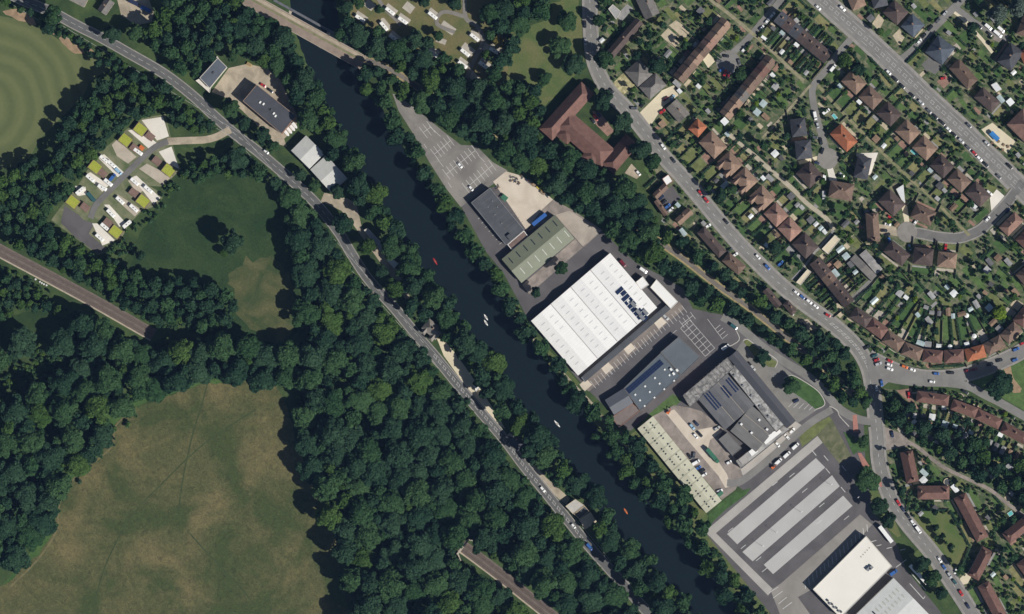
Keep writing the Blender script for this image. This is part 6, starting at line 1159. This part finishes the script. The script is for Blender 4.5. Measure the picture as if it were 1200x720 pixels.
single(707, 72, 12, 1, 'tree shading the bend of curved road by long narrow building', 1.1); single(701, 24, 8, 1, 'tree at the kerb near top of curved road'); single(638, 93, 9, 1, 'lone tree in the sunny parkland', 0.6); single(657, 55, 14, 1, 'largest tree in the sunny parkland', 0.7); single(672, 78, 14, 0, 'dark tree at the parkland corner by road', 0.75); single(665, 25, 13, 1, 'tree at the top of sunny parkland', 0.75); single(707, 117, 12.5, 0, 'dark tree at the corner of care home'); single(727, 146, 14, 0, 'dark tree in front of care home drive'); single(750, 176, 13, 0, 'dark tree beside short care home wing'); single(764, 190, 11, 1, 'green tree between care home and courtyard block')
single(272, 127, 12, 1, 'round pale-green tree between main road and tall dark office', 1.0); single(287, 146, 9, 0, 'dark tree on the road edge of gravel yard', 0.8); single(308, 161, 11, 0, 'dark tree at the road corner of gravel yard', 0.9); single(321, 172, 8, 1, 'small tree beside pale boat shed', 0.7); single(273, 67, 8, 1, 'tree behind slate-roofed yard block', 0.9); single(402, 262, 14, 0, 'dark tree overhanging road by second gravel yard'); single(430, 290, 11, 2, 'bright round tree beside narrow boathouse', 1.0); single(464, 338, 13, 2, 'bright round tree above hatched road', 1.0); single(447, 318, 9, 0, 'dark tree between bright round trees'); single(352, 205, 8, 0, 'tree along the pale boat sheds roadside', 0.7); single(368, 218, 8, 1, 'second tree along the pale boat sheds roadside', 0.7); single(396, 226, 9, 0, 'tree at the end of pale boat sheds', 0.8); single(132, 42, 11, 0, 'dark tree beside top roadside yard building'); single(160, 40, 11, 1, 'green tree at the mouth of top roadside yard'); single(65, 20, 13, 1, 'tall tree overhanging road by mown field', 1.2); single(58, 34, 10, 0, 'dark tree at the mown field edge by road'); single(710, 0, 8, 1, 'tree beside garage at top of curved road', 0.8)
for (x, y, r) in ((487, 48, 12), (533, 6, 9), (574, 18, 14), (592, 12, 13), (513, 44, 7), (445, 12, 6), (420, 4, 9), (497, 4, 7), (405, 10, 10)): T.append((x, y, r, random.choice((0, 1)), 'tree standing between motorhome pads in the grassy caravan park', 'caravan pad trees', 0.85))
single(866, 90, 9, 1, 'tree behind round parking court', 0.9); single(1138, 35, 8, 0, 'dark tree in the hedged garden beside cream footpath', 0.8); single(988, 72, 10, 2, 'bright tree at side road corner by main road'); single(1003, 82, 9, 0, 'dark tree at side road corner by main road'); single(907, 290, 9, 0, 'dark tree in front garden above curved road', 0.9); single(768, 78, 11, 0, 'dark tree behind the bungalows', 0.9); single(1013, 470, 9, 1, 'tree at the wooded corner of estate junction', 0.8); single(843, 230, 9, 0, 'dark tree in front garden by two red cars', 0.9); single(857, 222, 7, 1, 'smaller tree in front garden by two red cars', 0.8)
ZONES = [
 ('in the large wood', 'trees of the large wood', [(277, 165), (300, 180), (325, 201), (350, 223), (374, 247), (398, 278), (412, 302), (433, 333), (462, 365), (485, 393), (510, 422), (536, 454), (560, 483), (590, 518), (614, 550), (640, 582), (664, 612), (690, 644), (715, 672), (745, 706), (770, 740), (412, 740), (412, 690), (402, 640), (380, 588), (362, 540), (352, 495), (345, 470), (360, 440), (352, 405), (356, 370), (358, 330), (348, 300), (352, 262), (335, 224), (300, 198), (280, 190)], (7.5, 19), (5, 4, 0.8)),
 ('in the mown field wood', 'trees by the mown field', [(62, 195), (80, 150), (100, 118), (125, 100), (160, 88), (200, 104), (214, 124), (180, 132), (160, 138), (140, 152), (122, 168), (108, 186), (92, 210), (70, 236), (54, 258), (62, 272), (110, 302), (140, 308), (160, 345), (150, 362), (110, 338), (60, 312), (0, 272), (-20, 250), (-20, 225), (20, 205), (40, 190)], (6, 11), (4, 4, 2)),
 ('along the railway hedge line', 'hedge line trees', [(140, 318), (200, 330), (255, 335), (276, 350), (272, 378), (240, 388), (182, 384), (160, 360)], (6, 12), (6, 3, 0)),
 ('in the wood above dry meadow', 'trees below the railway', [(-20, 425), (30, 400), (60, 410), (85, 385), (105, 372), (150, 398), (180, 398), (230, 398), (300, 404), (350, 420), (356, 442), (320, 444), (240, 444), (195, 452), (155, 470), (128, 490), (118, 520), (85, 550), (60, 590), (50, 620), (30, 650), (-20, 680)], (7, 19), (5, 4, 1)),
 ('beside railway', 'trees at the western corner', [(-20, 318), (10, 325), (45, 345), (80, 362), (60, 366), (30, 362), (0, 372), (-20, 400)], (5, 8), (3, 4, 3)),
 ('behind the gravel yards', 'trees behind the gravel yards', [(262, 30), (300, 10), (330, 32), (346, 72), (372, 92), (388, 122), (404, 156), (394, 166), (364, 150), (346, 118), (334, 92), (312, 74), (285, 68), (270, 56)], (8, 15), (5, 4, 1)),
 ('north of the main road near the top edge', 'trees north of main road', [(175, 30), (200, 0), (290, -12), (300, 5), (268, 34), (255, 62), (232, 84), (212, 84), (190, 62), (168, 40)], (6, 12), (4, 4, 2)),
 ('on the mown-field side of main road', 'roadside trees by mown field', [(0, -12), (40, 4), (60, 20), (90, 45), (130, 65), (165, 88), (150, 92), (120, 78), (100, 58), (70, 40), (40, 20), (0, 6)], (4, 6.5), (3, 4, 3)),
 ('on the main road verge', 'roadside trees by travellers site', [(205, 122), (225, 128), (258, 150), (240, 158), (215, 150), (200, 145)], (4, 8), (4, 4, 1)),
 ('on the road-side river bank', 'left bank trees', [(383, 180), (420, 168), (432, 204), (470, 240), (486, 280), (508, 316), (532, 346), (552, 374), (586, 412), (612, 446), (636, 486), (664, 524), (690, 560), (714, 600), (726, 626), (752, 648), (782, 682), (822, 718), (840, 740), (780, 740), (745, 700), (715, 665), (692, 638), (700, 620), (702, 604), (690, 592), (664, 580), (640, 572), (614, 540), (590, 510), (560, 474), (536, 445), (522, 405), (512, 392), (485, 384), (470, 318), (460, 296), (440, 268), (428, 250), (418, 228), (400, 205)], (8, 16), (5, 4, 1)),
 ('on the estate river bank', 'right bank trees', [(398, 64), (425, 82), (460, 112), (467, 131), (483, 156), (503, 191), (522, 221), (540, 245), (548, 258), (570, 298), (590, 322), (606, 366), (632, 400), (660, 436), (692, 472), (728, 507), (745, 516), (774, 548), (811, 592), (828, 626), (850, 652), (890, 697), (918, 730), (880, 740), (842, 694), (812, 656), (780, 618), (755, 590), (730, 552), (695, 508), (670, 474), (648, 434), (622, 408), (602, 378), (574, 338), (548, 304), (528, 276), (508, 240), (484, 198), (462, 160), (440, 122), (415, 92)], (7.5, 14), (4, 5, 1)),
 ('along the cycle path', 'cycle path trees', [(395, 40), (425, 38), (452, 52), (480, 66), (500, 72), (520, 84), (545, 100), (585, 112), (625, 142), (640, 168), (672, 180), (712, 206), (742, 212), (752, 236), (770, 262), (790, 286), (775, 300), (742, 306), (706, 266), (672, 242), (640, 222), (600, 192), (562, 168), (530, 152), (500, 132), (475, 108), (450, 92), (420, 74)], (8, 16), (6, 3, 1)),
 ('in the estate road wood', 'estate road trees', [(742, 300), (760, 285), (790, 308), (820, 330), (845, 345), (880, 372), (925, 408), (955, 432), (1000, 472), (985, 468), (955, 440), (920, 415), (880, 388), (850, 368), (815, 352), (795, 330), (760, 320)], (7, 13), (5, 4, 1)),
 ('on the wooded slope by cycle path', 'trees by the curved road bend', [(790, 276), (820, 300), (850, 325), (890, 352), (930, 378), (960, 384), (985, 396), (1006, 420), (1014, 450), (1010, 480), (985, 462), (950, 420), (925, 392), (885, 358), (845, 328), (800, 296)], (6, 12), (5, 4, 1)),
 ('in the parkland above the care home', 'parkland trees', [(585, -10), (640, -10), (645, 15), (620, 25), (600, 45), (598, 80), (575, 90), (565, 60), (575, 30)], (8, 14), (4, 5, 1)),
 ('below the parkland beside care home', 'care home boundary trees', [(592, 100), (620, 96), (630, 108), (640, 140), (625, 150), (600, 130)], (7, 11), (4, 4, 1)),
 ('among the caravan park pitches', 'caravan park trees', [(400, 22), (430, 34), (470, 42), (505, 50), (530, 74), (560, 95), (592, 106), (605, 128), (560, 118), (520, 92), (480, 72), (440, 54), (405, 42)], (6, 12), (4, 5, 1)),
 ('in the crescent wood', 'trees below the crescent', [(1036, 462), (1060, 472), (1085, 486), (1112, 494), (1140, 508), (1172, 522), (1215, 548), (1215, 606), (1180, 582), (1150, 560), (1112, 536), (1080, 516), (1055, 502), (1040, 492)], (6, 12), (5, 4, 1)),
 ('round the edge of the lush field', 'lush field trees', [(235, 190), (262, 186), (300, 198), (290, 206), (255, 203), (230, 215), (215, 200)], (4, 7), (3, 5, 1)),
]
NO = 11 | 16
GAPS = np.array([(352, 388, 13), (350, 462, 13), (402, 446, 9), (452, 405, 8), (432, 502, 8), (372, 505, 10), (482, 470, 7), (522, 612, 8), (442, 640, 9), (424, 692, 10), (502, 560, 8), (470, 600, 7), (560, 560, 7), (40, 432, 24), (15, 450, 18), (80, 425, 13), (192, 394, 15), (216, 388, 13), (62, 506, 9), (152, 452, 8), (40, 560, 9), (105, 505, 8), (590, 640, 8), (400, 390, 7), (380, 330, 7), (385, 620, 7), (20, 600, 8), (130, 420, 7), (265, 425, 7), (480, 680, 8)], float)
def clear(x, y, k):
    if occ_at(x, y) & NO: return False
    for t in np.linspace(0, 6.283, 8, endpoint=False):
        if occ_at(x+k*math.cos(t), y+k*math.sin(t)) & 11: return False
    return True
AR = np.zeros((6000, 3)); arr = []
for t in T: AR[len(arr)] = t[:3]; arr.append(1)
for (where, grp, poly, (r0, r1), wts) in ZONES:
    xs = [p[0] for p in poly]; ys = [p[1] for p in poly]; area = abs(sum(poly[i][0]*poly[(i+1) % len(poly)][1]-poly[(i+1) % len(poly)][0]*poly[i][1] for i in range(len(poly))))/2
    tries = int(area/4)
    A = rng.uniform([min(xs), min(ys)], [max(xs), max(ys)], (tries*3, 2)); A = A[inpoly(A[:, 0], A[:, 1], poly)][:tries]; n = len(A)
    for i, (x, y) in enumerate(A):
        f = i/max(n, 1); r = r1+(r0*0.72-r1)*f**0.75+random.uniform(-0.6, 0.6)
        if not (-25 < x < 1225 and -25 < y < 745): continue
        if not clear(x, y, r*(0.5 if 'river bank' in where else 0.62)): continue
        if rdist(x, y) < -3.0: continue
        if (np.hypot(GAPS[:, 0]-x, GAPS[:, 1]-y) < GAPS[:, 2]+r*0.35).any(): continue
        if arr:
            B = AR[:len(arr)]
            if (np.hypot(B[:, 0]-x, B[:, 1]-y) < 0.665*(B[:, 2]+r)).any(): continue
        AR[len(arr)] = (x, y, r); arr.append(1); tone = random.choices((0, 1, 2), wts)[0]
        if r < r0*0.85 and random.random() < 0.3: tone = 2
        sz = 'large' if r > 10.5 else ('medium' if r > 7.5 else 'small')
        hs = random.choice((0.72, 0.9, 1.0, 1.12, 1.28))*random.uniform(0.95, 1.05)
        T.append((x, y, r, tone, '%s%s %s tree %s, near %s' % (sz, ' low' if hs < 0.8 else (' tall' if hs > 1.18 else ''), TONE[tone], where, near_lm(x, y)), grp, hs))
# garden trees
for (x, y) in resPts[::5]:
    r = random.uniform(4.0, 7.0)
    if occ_at(x, y) & 31 or not clear(x, y, r*0.5): continue
    B = AR[:len(arr)]
    if (np.hypot(B[:, 0]-x, B[:, 1]-y) < 0.95*(B[:, 2]+r)).any(): continue
    if random.random() < 0.35: continue
    AR[len(arr)] = (x, y, r); arr.append(1); tone = random.choices((0, 1, 2), (4, 4, 2))[0]
    T.append((x, y, r, tone, 'small %s tree growing in a garden near %s' % (TONE[tone], near_lm(x, y)), 'garden trees', 0.75))
sing = [t for t in T if t[5] is None or 'young' in t[5] or 'pad trees' in t[5]]; rest = sorted([t for t in T if not (t[5] is None or 'young' in t[5] or 'pad trees' in t[5])], key=lambda t: -t[2]); NI = 300-len(sing)
for t in sing+rest[:NI]: tree(t[0], t[1], t[2], t[3], t[4], t[5], t[6], 'cedar_tree' if t[3] == 5 else 'broadleaf_tree')
rest = rest[NI:]
print('trees', len(T), 'smaller', len(rest))
# the smaller trees as one mass
tmpl = [crown_pts(6.0, 15.5, 1.6, 460, 11, 900+i) for i in range(5)]
def mass(name, label, cat, items, tm, kz, smin, smax, mats, zoff=0.0):
    Cs, Ds, Ss, Ts, Ms = [], [], [], [], []
    for i, (x, y, r, tone) in enumerate(items):
        P, D, t = tm[i % len(tm)]; a_ = random.uniform(0, 6.28); k = r*S/6.0; c, s = math.cos(a_), math.sin(a_); R = np.array([[c, -s, 0], [s, c, 0], [0, 0, 1]])
        Q_ = (P@R.T)*np.array([k, k, kz(k)])+np.array(X(x, y, gz(x, y)+zoff)); Cs.append(Q_); Ds.append(D@R.T); Ss.append(rng.uniform(smin, smax, len(P))*max(k, 0.22)); Ts.append(np.clip(t*0.7+random.uniform(0, 0.5), 0, 1)); Ms.append(np.full(len(P), tone, np.int32))
    me = quads_mesh(name, np.vstack(Cs), np.vstack(Ds), np.concatenate(Ss), np.concatenate(Ts), mats); me.polygons.foreach_set('material_index', np.concatenate(Ms)); o = link(name, me); tag(o, label, cat, None, 'stuff'); return o
if rest: mass('smaller_trees', 'small trees filling the gaps of the woods and banks', 'trees', [(t[0], t[1], t[2], t[3]) for t in rest], tmpl, lambda k: max(0.5, min(1.3, 0.4+0.85*k)), 1.2, 2.2, LM[:3])
# undergrowth beneath and along the woods
bt = [crown_pts(6.0, 6.0, 0.3, 60, 4, 950+i) for i in range(4)]
U = []
extra = [[(-20, 270), (60, 310), (150, 360), (150, 372), (60, 342), (-20, 330)], [(170, 240), (210, 200), (240, 195), (190, 245), (150, 300), (120, 300), (150, 265)], [(600, 340), (620, 375), (640, 400), (612, 372)], [(535, 640), (560, 660), (620, 712), (600, 720), (545, 670)], [(60, 630), (75, 590), (110, 545), (140, 515), (165, 480), (140, 470), (60, 560), (30, 640)], [(735, 505), (830, 615), (900, 705), (880, 700), (760, 560)], [(440, 80), (480, 100), (500, 118), (470, 108)], [(505, 70), (560, 100), (640, 130), (640, 150), (560, 120)]]
for poly in [z[2] for z in ZONES]+extra:
    xs = [p[0] for p in poly]; ys = [p[1] for p in poly]; area = abs(sum(poly[i][0]*poly[(i+1) % len(poly)][1]-poly[(i+1) % len(poly)][0]*poly[i][1] for i in range(len(poly))))/2
    A = rng.uniform([min(xs)-3, min(ys)-3], [max(xs)+3, max(ys)+3], (int(area/9), 2)); A = A[inpoly(A[:, 0], A[:, 1], poly)]
    for (x, y) in A:
        r = random.uniform(1.8, 4.2)
        if clear(x, y, r*0.8) and -20 < x < 1220 and -20 < y < 740 and rdist(x, y) > -3: U.append((x, y, r, random.choices((0, 1, 2), (4, 5, 3))[0]))
mass('undergrowth', 'low green scrub and brambles under the trees and along the banks', 'undergrowth', U, bt, lambda k: 0.25+0.9*k, 3.0, 5.0, LM[:3])
# garden shrubs
SH = {}
for tone in (0, 1, 2, 4):
    for v in range(2): P, D, t = crown_pts(1.5, 2.2, 0.1, 330, 7, 700+tone*10+v); SH[(tone, v)] = quads_mesh('shrub', P, D, rng.uniform(0.25, 0.55, len(P)), t, LM[tone])
sp = []
for poly, n in ((resA, 9000), (resB, 2600), (resC, 1500)):
    xs = [p[0] for p in poly]; ys = [p[1] for p in poly]; A = rng.uniform([min(xs), min(ys)], [min(1205, max(xs)), min(725, max(ys))], (n, 2)); A = A[inpoly(A[:, 0], A[:, 1], poly)]
    for (x, y) in A:
        if occ_at(x, y) & 31 and not (occ_at(x, y) & 31 == 4 and random.random() < 0.05): continue
        r = random.choice((1.4, 1.8, 2.4, 3.2, 4.2))
        if clear(x, y, r*0.7): sp.append((x, y, r))
random.shuffle(sp); keep = []; cell = {}
for (x, y, r) in sp:
    k = (int(x/4), int(y/4))
    if any(math.hypot(x-a_, y-b_) < 0.75*(r+c_) for i in (-1, 0, 1) for j in (-1, 0, 1) for (a_, b_, c_) in cell.get((k[0]+i, k[1]+j), [])): continue
    cell.setdefault(k, []).append((x, y, r)); keep.append((x, y, r))
keep.sort(key=lambda t: -t[2]); print('shrubs', len(keep))
for i, (x, y, r) in enumerate(keep[:290]):
    tone = random.choices((0, 1, 2, 4), (4, 7, 5, 0.6))[0]; o = link('garden_shrub', SH[(tone, i % 2)]); k = r*S/1.5; o.location = X(x, y, top_z(x, y)); o.scale = (k, k, k*random.uniform(0.8, 1.3)); o.rotation_euler = (0, 0, random.uniform(0, 6.28)); tag(o, 'rounded %s shrub in a garden near %s' % (TONE[tone], near_lm(x, y)), 'shrub', 'garden shrubs')
mass('shrubbery', 'small shrubs and border plants crowding the gardens', 'shrubs', [(x, y, r, random.choices((0, 1, 2), (2, 5, 5))[0]) for (x, y, r) in keep[290:]], bt, lambda k: 0.2+0.9*k, 3.0, 5.0, LM[:3])
print('objects', len(bpy.data.objects))
